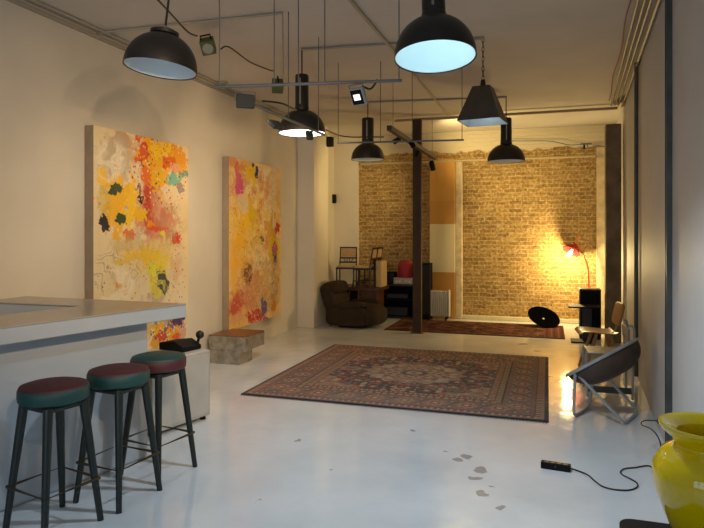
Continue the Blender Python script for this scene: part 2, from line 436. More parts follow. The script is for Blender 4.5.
# painted pier in three colours in front of the brick
pier = MB(); pier.box((-1.865, 11.33, 1.475), (.47, .14, 2.95))
def pier_mat():
    m = bpy.data.materials.new('pier_paint_bands'); m.use_nodes = True; nt = m.node_tree; N = nt.nodes; L = nt.links
    b = N['Principled BSDF']; tc = N.new('ShaderNodeTexCoord'); sp = N.new('ShaderNodeSeparateXYZ'); L.new(tc.outputs['Object'], sp.inputs[0])
    mr = N.new('ShaderNodeMapRange'); mr.inputs['From Max'].default_value = 3.0; L.new(sp.outputs['Z'], mr.inputs['Value'])
    r = N.new('ShaderNodeValToRGB'); r.color_ramp.interpolation = 'CONSTANT'
    e = r.color_ramp.elements; e[0].position = 0; e[0].color = (*lin('#b48236'), 1); e[1].position = .285; e[1].color = (*lin('#d8cba2'), 1)
    x = e.new(.58); x.color = (*lin('#bd8a3a'), 1); x = e.new(.725); x.color = (*lin('#c79340'), 1)
    L.new(mr.outputs['Result'], r.inputs['Fac']); L.new(r.outputs['Color'], b.inputs['Base Color']); b.inputs['Roughness'].default_value = .7
    return m
struct(pier.build('trim_8', pier_mat(), bevel=.008, smooth=False))

# ------------------------------------------------------------------ PAINTINGS
def make_painting(name, label, y0, y1, z0, z1, P, m):
    t = thing(name, label, 'painting', (XL, (y0+y1)/2, z0), group='abstract canvases on the left wall')
    W, H = y1-y0, z1-z0
    MB().box((.052, 0, H/2), (.092, W, H)).build('stretcher_sides', mat('shaded_canvas_edge', '#94836d', .8, var=.1), t, bevel=.004)  # sides coloured darker, the shade on them put into the canvas tone
    sheet('painted_face', P, lambda u, v: (.101, u-W/2, H-v), m, t)
    return t
# first painting
y0, y1, z0, z1 = 4.52, 6.04, .37, 2.565
def q(px, py):
    p = on_x(px, py, -3.9); return p.y-y0, z1-p.z
P = Paint(y1-y0, z1-z0, 300, 432, '#e2cda4')
n = fbm(P.U*2.2, P.V*2.2, 900); P.mix((n-.47)*2.0, '#d6b680'); P.mix((.46-n)*2.5, '#e4d2b0')
def B(px, py, rx, ry, col, **k):
    u, v = q(px, py); u2, v2 = q(px+rx, py); u3, v3 = q(px, py+ry)
    P.blob(u, v, abs(u2-u), abs(v3-v), col, **k)
def LACE(px, py, rx, ry, col, **k):
    u, v = q(px, py); u2, v2 = q(px+rx, py); u3, v3 = q(px, py+ry)
    P.lace(u, v, abs(u2-u), abs(v3-v), col, **k)
def SP(px, py, rx, ry, cols, n, **k):
    u, v = q(px, py); u2, v2 = q(px+rx, py); u3, v3 = q(px, py+ry)
    P.specks(u, v, abs(u2-u), abs(v3-v), cols, n, **k)
B(120, 135, 13, 8, '#b48a6a', al=.8, rough=.9, soft=.4); B(131, 150, 8, 14, '#c9a183', al=.6, soft=.5)
B(116, 160, 18, 24, '#b9a78c', al=.8, rough=.5, soft=.5); LACE(114, 162, 20, 28, '#d9cab0', al=.9, fs=14, w=.018); LACE(112, 165, 18, 26, '#97826a', al=.55, fs=17, w=.012)
B(150, 178, 13, 60, '#c98a5c', al=.5, soft=.6); B(152, 212, 20, 32, '#cf7a58', al=.8, soft=.6); B(165, 222, 12, 18, '#c96a58', al=.7, soft=.6)
B(149, 185, 5.5, 55, '#cc4c30', al=.85, rough=.5, soft=.5); B(147, 205, 4, 34, '#bb3f30', al=.75, rough=.4, soft=.5); B(146, 166, 6, 12, '#8f2f35', al=.95, soft=.4); B(142, 150, 7, 11, '#d8602a', rough=.8, soft=.2); B(148, 145, 5, 9, '#cf4630', rough=.8)
B(160, 160, 13, 26, '#f0aa20', al=.9, rough=.9, fs=11); B(162, 150, 9, 8, '#f6c31c', rough=.9, fs=13); B(177, 158, 9, 13, '#e59a2a', rough=.9, fs=12)
B(168, 163, 7, 7, '#df6a26', rough=.6); B(158, 178, 5, 13, '#e8b11e', rough=.9, fs=13); B(180, 172, 7, 6, '#e2a92a', rough=.9, fs=12); B(147, 178, 4, 8, '#e0702c', rough=.8)
B(174, 179, 7, 7, '#7fb79a', rough=.4); B(175, 168, 5, 4, '#e0a07a', rough=.5); B(184, 174, 4, 4, '#6f9a8e', rough=.7); B(180, 188, 4, 5, '#a08d86', rough=.7)
B(120, 206, 17, 28, '#ecb01c', al=.95, rough=.55, fs=9, soft=.2); B(102, 180, 4, 12, '#efc03a', al=.9, rough=.8); B(128, 212, 8, 14, '#f2c226', rough=.8, fs=14); B(103, 200, 5, 12, '#d6b75a', al=.7, rough=.8)
LACE(104, 206, 7, 22, '#77684a', al=.6, fs=18, w=.014)
B(113, 190, 3.2, 6, '#3f4a33', rough=.9, fs=16, rot=.4); B(119, 188, 3.5, 4, '#46543a', rough=.8, fs=16); B(121, 220, 4, 7, '#3c4b32', rough=.8, fs=14, rot=.3)
B(104.5, 223, 5, 6, '#332c35', rough=.7, fs=14, rot=.8); B(141, 199, 3.8, 3.8, '#2c2632', rough=.45); B(140, 190, .7, 6, '#3a3030', rough=.3); B(138.5, 185, .7, 2.5, '#3a3030', rough=.3, rot=.5)
B(126, 208, 2.2, 2.6, '#d9a58a', rough=.3); SP(137, 208, 12, 14, ['#e3c860', '#e0b030', '#d9c9a0'], 60, seed=3)
B(150, 224, 4, 5, '#e98f26', rough=.6); B(129, 235, 5, 6, '#dc6d36', al=.9, rough=.7); B(176.5, 239, 4.5, 5, '#d2392a', rough=.5); B(162.5, 233, 2.2, 3.4, '#e6cf3a', rough=.4); B(157, 229, 8, 2.5, '#d9542e', rough=.8)
B(150, 252, 30, 14, '#dfbd58', al=.65, soft=.7); B(148, 262, 14, 18, '#e6c23c', al=.7, soft=.6); B(124, 245, 18, 9, '#c7a869', al=.6, soft=.6)
LACE(138, 240, 10, 12, '#8c7a76', al=.6, fs=14, w=.02)
LACE(120, 272, 26, 26, '#8f7a58', al=.75, fs=9, w=.014); LACE(124, 276, 24, 24, '#dccaa6', al=.85, fs=8, w=.022); LACE(176, 226, 12, 24, '#a3895c', al=.6, fs=11, w=.014)
B(121, 262, 8, 2.5, '#dcb83e', al=.8, rough=.9); B(118, 290, 3.5, 7, '#dc9a34', rough=.8); B(126, 292, 3, 5, '#d59f58', rough=.8)
B(158, 296, 13, 9, '#aa9a9a', al=.7, rough=.5, soft=.5); B(176, 268, 8, 16, '#cf9f7e', al=.5, soft=.6)
B(158, 281, 8.5, 17, '#d3c24a', al=.9, rough=.3, soft=.15); B(157, 269, 7, 7, '#d8d638', rough=.5, fs=14); B(162, 281, 6, 13, '#4e4c42', rough=.45, fs=10, rot=-.35); B(154, 280, 2.4, 5, '#d5b236', rough=.4); LACE(158, 281, 11, 18, '#e2dd62', al=.9, fs=15, w=.03)
B(160, 322, 24, 14, '#caa25a', al=.6, soft=.5); B(166, 318, 12, 8, '#b59fa0', al=.8, rough=.6); B(178, 320, 7, 6, '#4a3a5c', rough=.6, fs=12); B(170, 328, 6, 5, '#7d5f78', rough=.7); B(158, 330, 8, 10, '#e2ac2c', rough=.8, fs=12); B(172, 334, 8, 6, '#dfa22e', rough=.8, fs=12)
B(160, 338, 5.5, 6, '#cc4a30', rough=.5); B(176, 337, 4, 3, '#d9632e', rough=.7); B(154, 343, 4, 6, '#d89a3a', rough=.7); B(183, 332, 4, 7, '#c98a8a', al=.7, rough=.7)
SP(142, 290, 40, 45, ['#d9b45a', '#c0603a', '#e0d6bc', '#7c6a52', '#d9c23a'], 260, r0=.003, r1=.010, seed=11); SP(160, 170, 28, 45, ['#e3b52c', '#d6552c', '#e9d9b0', '#d98a4a', '#8c3a30'], 380, r0=.003, r1=.013, seed=12)
SP(176, 270, 10, 40, ['#cf3a2c', '#e6d9bc', '#8d7a5a'], 70, r0=.003, r1=.011, seed=13); SP(168, 328, 16, 18, ['#e0b02c', '#cc4a30', '#e7dcc4', '#5a4666', '#d98aa0'], 130, r0=.004, r1=.014, seed=14)
B(140, 255, 20, 6, '#e6bc30', al=.8, rough=.8, fs=10); B(160, 262, 9, 9, '#e8c832', al=.7, rough=.8); LACE(172, 225, 14, 30, '#b08a58', al=.7, fs=11, w=.03); LACE(110, 160, 16, 24, '#efe2c8', al=.8, fs=12, w=.05)
LACE(115, 285, 22, 24, '#f2e6cc', al=.8, fs=9, w=.06); B(140, 215, 6, 8, '#eab41e', rough=.8); B(133, 196, 5, 10, '#f0c02a', al=.9, rough=.8)
M_paint = vcol_mat('oil_paint', .55, .10, 120, .5)
make_painting('painting', 'abstract canvas with teal, red and mustard daubs, behind the bar counter', y0, y1, z0, z1, P, M_paint)
# second painting
y0, y1, z0, z1 = 6.97, 8.58, .33, 2.57
P = Paint(y1-y0, z1-z0, 300, 418, '#e8bf7c')
n = fbm(P.U*2.4, P.V*2.4, 300); P.mix((n-.46)*2.4, '#e6ad4c'); P.mix((.45-n)*2.5, '#ead0a4')
B(268, 180, 14, 18, '#dfc190', al=.8, soft=.6); B(236, 190, 9, 26, '#e6c898', al=.6, soft=.5); B(246, 225, 15, 38, '#f0b424', al=.85, rough=.5, soft=.5); B(241, 252, 12, 26, '#f2ac1c', al=.8, soft=.5); B(262, 220, 14, 30, '#ecb036', al=.6, soft=.6)
LACE(252, 210, 30, 50, '#c57a34', al=.55, fs=16, w=.02); LACE(256, 230, 28, 60, '#e7cf86', al=.6, fs=20, w=.02); LACE(262, 280, 20, 44, '#8b6d3e', al=.55, fs=20, w=.022); LACE(250, 180, 24, 24, '#d98a54', al=.6, fs=15, w=.02)
LACE(262, 200, 22, 40, '#f4e2b8', al=.8, fs=9, w=.05); LACE(250, 190, 26, 34, '#cf6a34', al=.7, fs=11, w=.03); LACE(258, 225, 26, 40, '#f6d878', al=.7, fs=12, w=.04); LACE(266, 285, 16, 36, '#7d6236', al=.7, fs=16, w=.03); LACE(262, 280, 18, 40, '#f0ddb0', al=.7, fs=13, w=.035)
B(246, 214, 5, 14, '#f6c41c', rough=.7, fs=10); B(240, 232, 4, 16, '#f4b41a', al=.8, rough=.7)
B(239, 186, 3.6, 11, '#d35a80', rough=.4, rot=.15); B(241, 190, 3, 5, '#d84f86', rough=.4); B(237, 172, 1.8, 10, '#cf6a72', rough=.6); B(232, 160, 4, 5, '#d88a54', al=.8, rough=.7)
B(242, 168, 5, 4, '#d9823c', al=.8, rough=.9); B(251, 171, 5, 8, '#e5bb1e', rough=.7, fs=10); B(254, 180, 3, 6, '#e6c12a', rough=.7); B(257, 173, 2, 5, '#3c3466', rough=.7, fs=14); B(253, 165, 1, 2, '#33305a', rough=.5)
B(244, 202, 4, 9, '#e0c9a0', al=.9, rough=.8); B(252, 216, 3.5, 9, '#e6ba1e', rough=.8, fs=12); B(270, 232, 5, 14, '#d8853c', al=.7, rough=.8); B(277, 228, 2.2, 6, '#c8462a', rough=.7); B(271, 226, 3.4, 12, '#dfb02e', al=.9, rough=.9)
B(262, 239, 1.6, 4, '#5a6a3a', rough=.8); B(274, 249, 5.5, 13, '#e6bc1e', rough=.3, rot=-.15); B(274.5, 250, 2.8, 7, '#a06a58', rough=.4, rot=-.15); B(274.6, 247.5, 1.8, 4, '#d4568c', rough=.4); B(275, 259, 1.4, 3.5, '#554a6e', rough=.4)
B(234, 272, 4, 34, '#f2b422', al=.7, soft=.6); B(262, 290, 15, 26, '#cf9a58', al=.6, soft=.6); B(250, 288, 12, 26, '#d08250', al=.6, soft=.6)
B(236, 304, 9, 14, '#c2413c', al=.9, rough=.35, soft=.6); B(246, 300, 9, 14, '#c9624c', al=.5, soft=.6); B(240, 318, 12, 5, '#d49a78', al=.7, soft=.6)
B(248, 274, 3.6, 10, '#b97a3a', al=.8, rough=.3); LACE(248, 274, 5, 12, '#2c231c', al=1., fs=30, w=.04)
B(254.5, 317, 6.5, 6.5, '#bf3128', rough=.6, fs=12); LACE(254.5, 317, 6, 6, '#dfa08c', al=.9, fs=26, w=.03)
B(264, 309, 3.2, 9, '#6a5478', rough=.6, fs=12); B(262, 301, 1.3, 6, '#74628a', rough=.5); B(265, 320, 2.5, 3.4, '#a8407c', rough=.5); B(274, 306, 2, 6, '#dd8a30', rough=.8)
B(256, 326, 26, 4, '#cfc09a', al=.9, soft=.6)
SP(256, 205, 26, 50, ['#e8cf8a', '#c76a30', '#e4b43a', '#dcae74', '#c95a3c'], 420, r0=.003, r1=.011, seed=21); SP(262, 275, 20, 45, ['#f0deb0', '#9b7a3c', '#c98a4a', '#e2c98a'], 520, r0=.003, r1=.010, seed=22); SP(244, 300, 16, 26, ['#d9543c', '#e0b090', '#c0403a', '#efd9b0'], 160, r0=.003, r1=.010, seed=23)
make_painting('painting', 'tall orange and yellow canvas with a pink stroke, nearest the plaster pilaster', y0, y1, z0, z1, P, M_paint)

# ------------------------------------------------------------------ BAR COUNTER
bt = thing('bar_counter', 'white L-shaped bar counter with a thick overhanging top, behind the stools', 'bar counter', (0, 0, 0))
UX, UY = math.sin(math.radians(15)), math.cos(math.radians(15))
C = Vector((-2.48, 3.82)); I = Vector((-3.10, 3.48)); U2 = Vector((UX, UY)); NL = Vector((-UY, UX))
top = [C, C-U2*2.4, I-U2*2.0, I, Vector((-3.99, 3.46)), Vector((-3.99, 3.87))]
M_top = mat('bar_top_warm_tint', '#a39a90', .25, var=.06, vscale=2)  # white top tinted brownish grey, reflected warm light put into its colour
MB().prism([(p.x, p.y) for p in top], 1.075, 1.085).build('counter_surface', M_top, bt, bevel=.003)
MB().prism([(p.x, p.y) for p in top], .985, 1.0745).build('counter_edge', M_white, bt, bevel=.006)
Bp = C - U2*.19 + NL*.17
inn = [I-U2*2.0-NL*.01, I-NL*.01, Vector((-3.99, 3.45)), Vector((-3.99, 1.56))]
MB().prism([(p.x, p.y) for p in inn], .90, .93).build('inner_worktop', mat('shaded_worktop', '#55585c', .5, var=.05), bt)  # dark tone stands for the shade inside the counter
base = [Bp, Bp-U2*2.1, Bp-U2*2.1+NL*.13, Bp-U2*.14+NL*.13, Vector((-3.99, 3.50)), Vector((-3.99, 3.64))]
MB().prism([(p.x, p.y) for p in base], 0, .984).build('bar_front', M_white, bt, bevel=.03, seg=4)

# ------------------------------------------------------------------ STOOLS
M_green = mat('dark_green_lacquer', '#161f1c', .35, var=.12)
M_teal = mat('teal_vinyl', '#0a3b39', .55, var=.08); M_red = mat('oxblood_vinyl', '#43171c', .6, var=.08)
def make_stool(loc, rz, mtop, mside, label):
    t = thing('bar_stool', label, 'stool', loc, rz, 'round bar stools in front of the bar counter')
    MB().lathe([(0, .688), (.168, .688), (.178, .695), (.181, .72), (.180, .752), (.174, .761), (.1, .761), (0, .761)], 40).build('seat_band', mside, t)
    MB().lathe([(0, .7615), (.175, .7615), (.171, .770), (.14, .779), (.08, .784), (0, .785)], 40).build('seat_top', mtop, t)
    MB().box((0, 0, .668), (.25, .25, .042)).build('apron', M_green, t, bevel=.02)
    for sx, sy in ((1, 1), (1, -1), (-1, -1), (-1, 1)):
        a = Vector((.105*sx, .105*sy, .675)); b = Vector((.168*sx, .168*sy, 0))
        MB().cone(a, b, .025, .017, 10).build('leg', M_green, t)
    h = .235; f = .168-(.168-.105)*h/.675+.016
    r = MB()
    r.tube([(f, f, h), (f, -f, h), (-f, -f, h), (-f, f, h)], .010, 6, closed=True)
    r.build('foot_ring', M_brass if False else mat('brass_capped_rail', '#4c3a24', .45, metal=.4, var=.3, vscale=14), t, smooth=False)
    return t
make_stool((-2.565, 2.67, 0), math.radians(-12), M_red, M_teal, 'oxblood-topped teal bar stool nearest the viewer, in front of the bar')
make_stool((-2.475, 3.085, 0), math.radians(-6), M_red, M_teal, 'oxblood-topped teal bar stool, middle one of the three at the bar')
make_stool((-2.485, 3.495, 0), math.radians(-9.5), M_teal, M_red, 'bar stool with teal top over an oxblood side band, beside white box')

# ------------------------------------------------------------------ WHITE BOX AND BLACK CASE
RZ = -math.radians(13.5)
t = thing('white_cabinet', 'scuffed white metal cabinet on feet at the end of the bar', 'cabinet', (-3.05, 4.37, 0), RZ)
MB().box((0, 0, .31), (.44, .62, .56)).build('body', mat('scuffed_white_metal', '#b5b0a8', .4, var=.08, vscale=5), t, bevel=.012)
MB().box((.2225, 0, .31), (.006, .57, .50)).build('front_panel', mat('aged_white_panel', '#bcb7ae', .4, var=.1, vscale=4), t, bevel=.002)
for sy in (-1, 1):
    for sx in (-1, 1):
        MB().cone((.18*sx, .26*sy, .032), (.18*sx, .26*sy, 0), .022, .026, 12).build('foot', M_blackm, t)
t = thing('black_case', 'slanted black case with a ball knob, lying on the white cabinet', 'case', (-3.05, 4.37, .5905), RZ)
MB().prism([(-.16, 0), (.13, 0), (.13, .04), (.02, .085), (-.16, .06)], -.19, .2, lambda x, y, z: Vector((x, z*.55+.185, y))).build('case_body', M_blackm, t, bevel=.008)
MB().tube([(.09, .28, .03), (.10, .30, .10)], .012, 8).build('knob_stem', M_blackm, t)
MB().sup((.102, .305, .118), (.036, .036, .036), 1.0).build('ball_knob', mat('black_rubber', '#0f0e0e', .45), t)

# ------------------------------------------------------------------ COFFEE TABLE
def patch_metal():
    m = bpy.data.materials.new('patchwork_steel'); m.use_nodes = True; nt = m.node_tree; N = nt.nodes; L = nt.links; b = N['Principled BSDF']
    tc = N.new('ShaderNodeTexCoord'); v = N.new('ShaderNodeTexNoise'); v.inputs['Scale'].default_value = 14; v.inputs['Detail'].default_value = 4; L.new(tc.outputs['Object'], v.inputs['Vector'])
    r = N.new('ShaderNodeValToRGB'); r.color_ramp.elements[0].position = .35; r.color_ramp.elements[1].position = .65
    r.color_ramp.elements[0].color = (*lin('#8f8a80'), 1); r.color_ramp.elements[1].color = (*lin('#b4b0a6'), 1); L.new(v.outputs['Fac'], r.inputs['Fac']); L.new(r.outputs['Color'], b.inputs['Base Color'])
    b.inputs['Metallic'].default_value = .7; b.inputs['Roughness'].default_value = .22
    return m
M_patch = patch_metal()
t = thing('coffee_table', 'low metal-clad coffee table with brown top on a stepped plinth', 'coffee table', (-3.70, 6.80, 0))
MB().box((0, .02, .25), (.50, .52, .17)).build('slab', M_patch, t, bevel=.005)
MB().box((0, .02, .341), (.50, .52, .010)).build('tabletop', mat('brown_wood_top', '#6b4427', .3, var=.2, vscale=6), t, bevel=.003)
MB().box((-.04, -.07, .0825), (.42, .34, .164)).build('plinth', M_patch, t, bevel=.004)

# ------------------------------------------------------------------ RUGS
def rug_pattern(W, H, nx, ny):
    P = Paint(W, H, nx, ny, '#6f5343'); X = P.U-W/2; Y = P.V-H/2
    e = np.minimum(W/2-np.abs(X), H/2-np.abs(Y))
    horiz = (W/2-np.abs(X)) > (H/2-np.abs(Y)); s = np.where(horiz, X, Y)
    band = lambda a, b: ((e >= a) & (e < b)).astype(float)
    sm = lambda x, w=.25: np.clip(x/w, 0, 1)
    P.mix(band(-1, .035), '#1d1c29')
    P.mix(band(.035, .05), '#8c7560'); P.mix(band(.05, .10), '#7a4136')
    P.mix(band(.05, .10)*sm(np.sin(s*2*PI/.06)-.3), '#a58f74'); P.mix(band(.10, .115), '#2a2936')
    P.mix(band(.115, .40), '#75564a')
    # main border: rosettes and vine
    ec = e-.258; ph = ((s/.29) % 1.0-.5)*.29
    vine = np.abs(ec - .075*np.sin(s*2*PI/.29))
    P.mix(band(.115, .40)*sm(.016-vine, .008), '#312f3c')
    rr = np.hypot(ph, ec); th = np.arctan2(ec, ph)
    P.mix(band(.115, .40)*sm(.085+.018*np.cos(8*th)-rr, .01), '#9a7f66'); P.mix(band(.115, .40)*sm(.06+.012*np.cos(8*th)-rr, .01), '#7c3a30'); P.mix(band(.115, .40)*sm(.028-rr, .01), '#b39c7d')
    ph2 = (((s+.145)/.29) % 1.0-.5)*.29; r2 = np.hypot(ph2, np.abs(ec)-.085); P.mix(band(.115, .40)*sm(.038-r2, .008), '#3c4a55'); P.mix(band(.115, .40)*sm(.02-r2, .008), '#b08d74')
    P.mix(band(.40, .415), '#25242f'); P.mix(band(.415, .47), '#93805f'); P.mix(band(.415, .47)*sm(np.sin(s*2*PI/.075)-.2), '#6e3e37'); P.mix(band(.47, .482), '#25242f')
    P.mix(band(.482, .54), '#7d4a3e'); P.mix(band(.482, .54)*sm(np.cos(s*2*PI/.05)-.4), '#9f8a6c'); P.mix(band(.54, .55), '#1f1e2a')
    # field
    f = band(.55, 9); fx, fy = (W/2-.55), (H/2-.55); ax, ay = np.abs(X), np.abs(Y)
    P.mix(f, '#272631')
    sp = (ax/fx)**1.6+(ay/fy)**1.6 + .10*np.sin(np.arctan2(ay, ax)*14)
    P.mix(f*(sp > 1.28), '#86705a'); P.mix(f*((sp > 1.22) & (sp <= 1.28)), '#7c3a30')
    # symmetrical florals: lattice of noise mirrored in both directions
    n = fbm(ax*9, ay*9, 77, 3); n2 = fbm(ax*15, ay*15, 91, 2); n3 = fbm(ax*6, ay*6, 55, 3)
    P.mix(f*sm(.014-np.abs(n-.5), .01), '#8a7359'); P.mix(f*sm(.012-np.abs(n3-.48), .01), '#96826b')
    P.mix(f*sm(n2-.64, .03), '#8c463a'); P.mix(f*sm(.33-n2, .03), '#a7926f'); P.mix(f*sm(n-.67, .02), '#3f5565')
    gx = ((ax+.08)/.24) % 1-.5; gy = ((ay+.05)/.22) % 1-.5; gr = np.hypot(gx*.24, gy*.22); ga = np.arctan2(gy, gx)
    P.mix(f*(sp <= 1.2)*sm(.05+.012*np.cos(6*ga)-gr, .008), '#7f4035'); P.mix(f*(sp <= 1.2)*sm(.030-gr, .008), '#a58d74')
    # medallion
    R = np.hypot(X/.60, Y/.50); A = np.arctan2(Y/.50, X/.60); lob = 1+.06*np.cos(16*A)
    P.mix(sm(lob-R, .03), '#2a2632'); P.mix(sm(lob*.95-R, .03), '#8c7763'); P.mix(sm(lob*.95-R, .03)*sm(.02-np.abs(n-.5), .01), '#6f3d36'); P.mix(sm(lob*.95-R, .03)*sm(n2-.6, .03), '#a7967e')
    P.mix(sm(.66*lob-R, .03), '#6e3b34'); P.mix(sm(.61*lob-R, .03), '#998671'); P.mix(sm(.61*lob-R, .03)*sm(np.cos(12*A)*np.cos(R*26)-.2, .2), '#5f3f3a')
    P.mix(sm(.27*(1+.12*np.cos(8*A))-R, .03), '#3b4150'); P.mix(sm(.17-R, .03), '#a08b6c'); P.mix(sm(.07-R, .03), '#7c3a30')
    for sgn in (-1, 1):
        Rp = np.hypot((X-sgn*.75)/.14, Y/.1); P.mix(sm(1-Rp, .1), '#8c7763'); P.mix(sm(.6-Rp, .1), '#6e3b34')
    # wear and abrash
    w = fbm(P.U*1.6, P.V*5, 41); P.mix((w-.52)*1.6, '#85715f')
    P.mix(np.full(X.shape, .30), '#82756c'); P.C *= 1.18
    g = np.random.RandomState(5).rand(ny, nx); P.C *= (.82+.36*g)[..., None]
    return P
M_rug = vcol_mat('wool_pile', .95, .22, 260, .6, .1)
RX0, RX1, RY0, RY1 = -2.87, 0.0, 5.38, 8.14
t = thing('persian_rug', 'large Persian rug with a cream medallion, on the white floor mid-room', 'rug', ((RX0+RX1)/2, (RY0+RY1)/2, 0))
W, H = RX1-RX0, RY1-RY0
P = rug_pattern(W, H, 320, 300)
sheet('pile', P, lambda u, v: (u-W/2, v-H/2, .0125), M_rug, t)
MB().box((0, 0, .0061), (W+.012, H+.012, .012)).build('navy_edge', mat('navy_wool', '#14141d', .95), t, bevel=.004)
f = MB()
for i in range(110):
    x = -W/2+W*(i+.5)/110
    f.box((x, -H/2-.015, .0035), (.012, .03, .005), rotz(random.uniform(-.3, .3)))
fo = f.build('fringe', mat('fringe_wool', '#6d6459', .95), t, smooth=False); fo['kind'] = 'stuff'

BX0, BX1, BY0, BY1 = -2.55, .24, 9.63, 10.95
t = thing('red_rug', 'dark red rug with striped end, along the foot of the brick wall', 'rug', ((BX0+BX1)/2, (BY0+BY1)/2, 0))
W, H = BX1-BX0, BY1-BY0
P = Paint(W, H, 260, 140, '#4a2a20'); X = P.U-W/2; Y = P.V-H/2
e = np.minimum(W/2-np.abs(X)-.28*(X > 0), H/2-np.abs(Y))
sm = lambda x, w: np.clip(x/w, 0, 1)
P.mix(sm(.10-e, .01), '#5a3326'); P.mix(sm(.012-np.abs(e-.11), .01), '#8a6a4c'); P.mix(sm(.012-np.abs(e-.26), .01), '#2c1a1a')
n = fbm(np.abs(X)*12, np.abs(Y)*12, 8, 3); P.mix(sm(n-.6, .04), '#7a5640'); P.mix(sm(.38-n, .04), '#2a1c20'); P.mix(sm(.012-np.abs(n-.5), .01), '#86684a')
st = (X > W/2-.30).astype(float); P.mix(st, '#5b2a22'); P.mix(st*sm(np.sin(P.U*2*PI/.055)-.2, .3), '#6f4a3c'); P.mix(st*sm(np.sin(P.U*2*PI/.11+1)-.6, .3), '#2a1c1e')
P.mix(np.full(X.shape, .3), '#46241f'); P.C *= (.8+.4*np.random.RandomState(9).rand(140, 260))[..., None]
sheet('pile', P, lambda u, v: (u-W/2, v-H/2, .0105), M_rug, t)
MB().box((0, 0, .005), (W+.01, H+.01, .0099)).build('edge_binding', mat('dark_red_wool', '#2e1813', .95), t, bevel=.003)

# ------------------------------------------------------------------ PENDANT LAMPS
def dome_prof(R, H, r0):       # from the rim up to a neck of radius r0
    return [(R*math.cos(a)**.9 if math.cos(a) > 0 else 0, H*math.sin(a)) for a in [i*PI/2/14 for i in range(15)] if R*math.cos(a)**.9 > r0]
def make_pendant(loc, label, neck=True, R=.235, H=.235, drop=None, tilt=(0, 0, 0), rn=1.):
    t = thing('pendant_lamp', label, 'pendant lamp', loc, rot=tilt, group='black dome pendant lamps')
    r0 = .068
    pr = dome_prof(R, H, r0); zt = pr[-1][1]+.006
    MB().lathe([(R-.004, 0), (R+.003, -.004), (R+.003, .004)] + [(r+.002, z) for r, z in pr[1:]] + [(r0, zt), (0, zt)], 48).build('shade', M_black, t)
    MB().lathe([(R-.005, .001)] + [(r-.006, z-.006) for r, z in pr[1:]] + [(r0-.006, zt-.012), (0, zt-.012)], 48).build('reflector', M_refl, t)
    if neck:
        hn = .36
        MB().lathe([(0, zt+.001), (.072*rn, zt+.001), (.072*rn, zt+.03), (.068*rn, zt+.035), (.068*rn, zt+hn-.01), (.062*rn, zt+hn), (0, zt+hn)], 28).build('ballast_housing', M_black, t)
        a = 1.87+PI
        MB().box((.0685*rn*math.cos(-1.45), .0685*rn*math.sin(-1.45), zt+hn*.52), (.006, .014, hn*.72), rotz(-1.45)).build('housing_seam', mat('bare_aluminium', '#9d968a', .35, metal=.7), t)
        ztop = zt+hn
    else:
        MB().lathe([(0, zt), (.085, zt), (.085, zt+.02), (.07, zt+.028), (0, zt+.028)], 28).build('cap', M_black, t)
        MB().tube([(0, 0, zt+.028), (0, 0, zt+.05)], .02, 10).build('hook_boss', M_grey, t)
        ztop = zt+.05
    if drop: MB().tube([(0, 0, ztop), (.0, 0, (ztop+drop)/2), (.0, 0, drop)], .007, 8).build('hanging_cord', M_cable, t)
    MB().lathe([(0, .125), (.02, .13), (.028, .15), (.026, .175), (.016, .20), (0, .20)], 16).build('bulb', mat('bulb_glass', '#eef3f3', .3), t)
    return t
ZR = 2.6
make_pendant((-2.24, 3.17, 2.59), 'black dome pendant without a neck, hanging in front of the left wall', neck=False, drop=ZC-2.59, R=.215, H=.215, tilt=(math.radians(-4), math.radians(5), 0))
make_pendant((-.615, 3.47, ZR), 'largest black dome pendant, lit cyan-white inside, nearest the viewer', R=.232, drop=ZC-ZR, tilt=(math.radians(-7), math.radians(-3), 0))
make_pendant((-2.37, 5.72, ZR), 'brightly lit black dome pendant behind the hanging track bars', drop=ZC-ZR)
make_pendant((-2.44, 8.33, 2.63), 'unlit black dome pendant in front of the left stretch of brick', drop=ZC-2.63, rn=1.25)
make_pendant((-.546, 8.60, 2.57), 'unlit black dome pendant over the right half of the brick wall', R=.25, drop=ZC-2.57, rn=1.1)
# pyramid pendant
t = thing('pyramid_pendant', 'brown pyramid-shaped metal pendant lamp on a chain', 'pendant lamp', (-.59, 5.92, 2.645), math.radians(-8))
s0, s1, hh = .20, .082, .335
def frus(mb, a0, a1, z0, z1):
    A = [mb.bm.verts.new((x*a0, y*a0, z0)) for x, y in ((-1, -1), (1, -1), (1, 1), (-1, 1))]; Bv = [mb.bm.verts.new((x*a1, y*a1, z1)) for x, y in ((-1, -1), (1, -1), (1, 1), (-1, 1))]
    for i in range(4): mb.bm.faces.new([A[i], A[(i+1) % 4], Bv[(i+1) % 4], Bv[i]])
    mb.bm.faces.new(Bv)
mb = MB(); frus(mb, s0, s1, 0, hh); mb.build('shade', mat('brown_metal', '#4b4038', .45, var=.12, vscale=8), t, smooth=False)
mb = MB(); frus(mb, s0-.006, s1-.006, .001, hh-.008); mb.build('reflector', mat('hammered_reflector', '#c8d2d6', .3, metal=.3, bump=.5, bscale=60), t, smooth=False)
MB().cone((0, 0, hh), (0, 0, hh+.07), .03, .02, 12).build('hook_boss', M_black, t)
ch = MB(); 
for i in range(9):
    z = hh+.085+i*.046; R = rotz(PI/2*(i % 2))
    ch.tube([R @ Vector((.011*math.cos(a), 0, .029*math.sin(a))) + Vector((0, 0, z)) for a in [k*PI/5 for k in range(10)]], .0035, 5, closed=True)
c = ch.build('chain', M_cable, t)
MB().lathe([(0, .12), (.02, .12), (.03, .15), (.028, .2), (.016, .24), (0, .24)], 14).build('bulb', MATS['bulb_glass'], t)

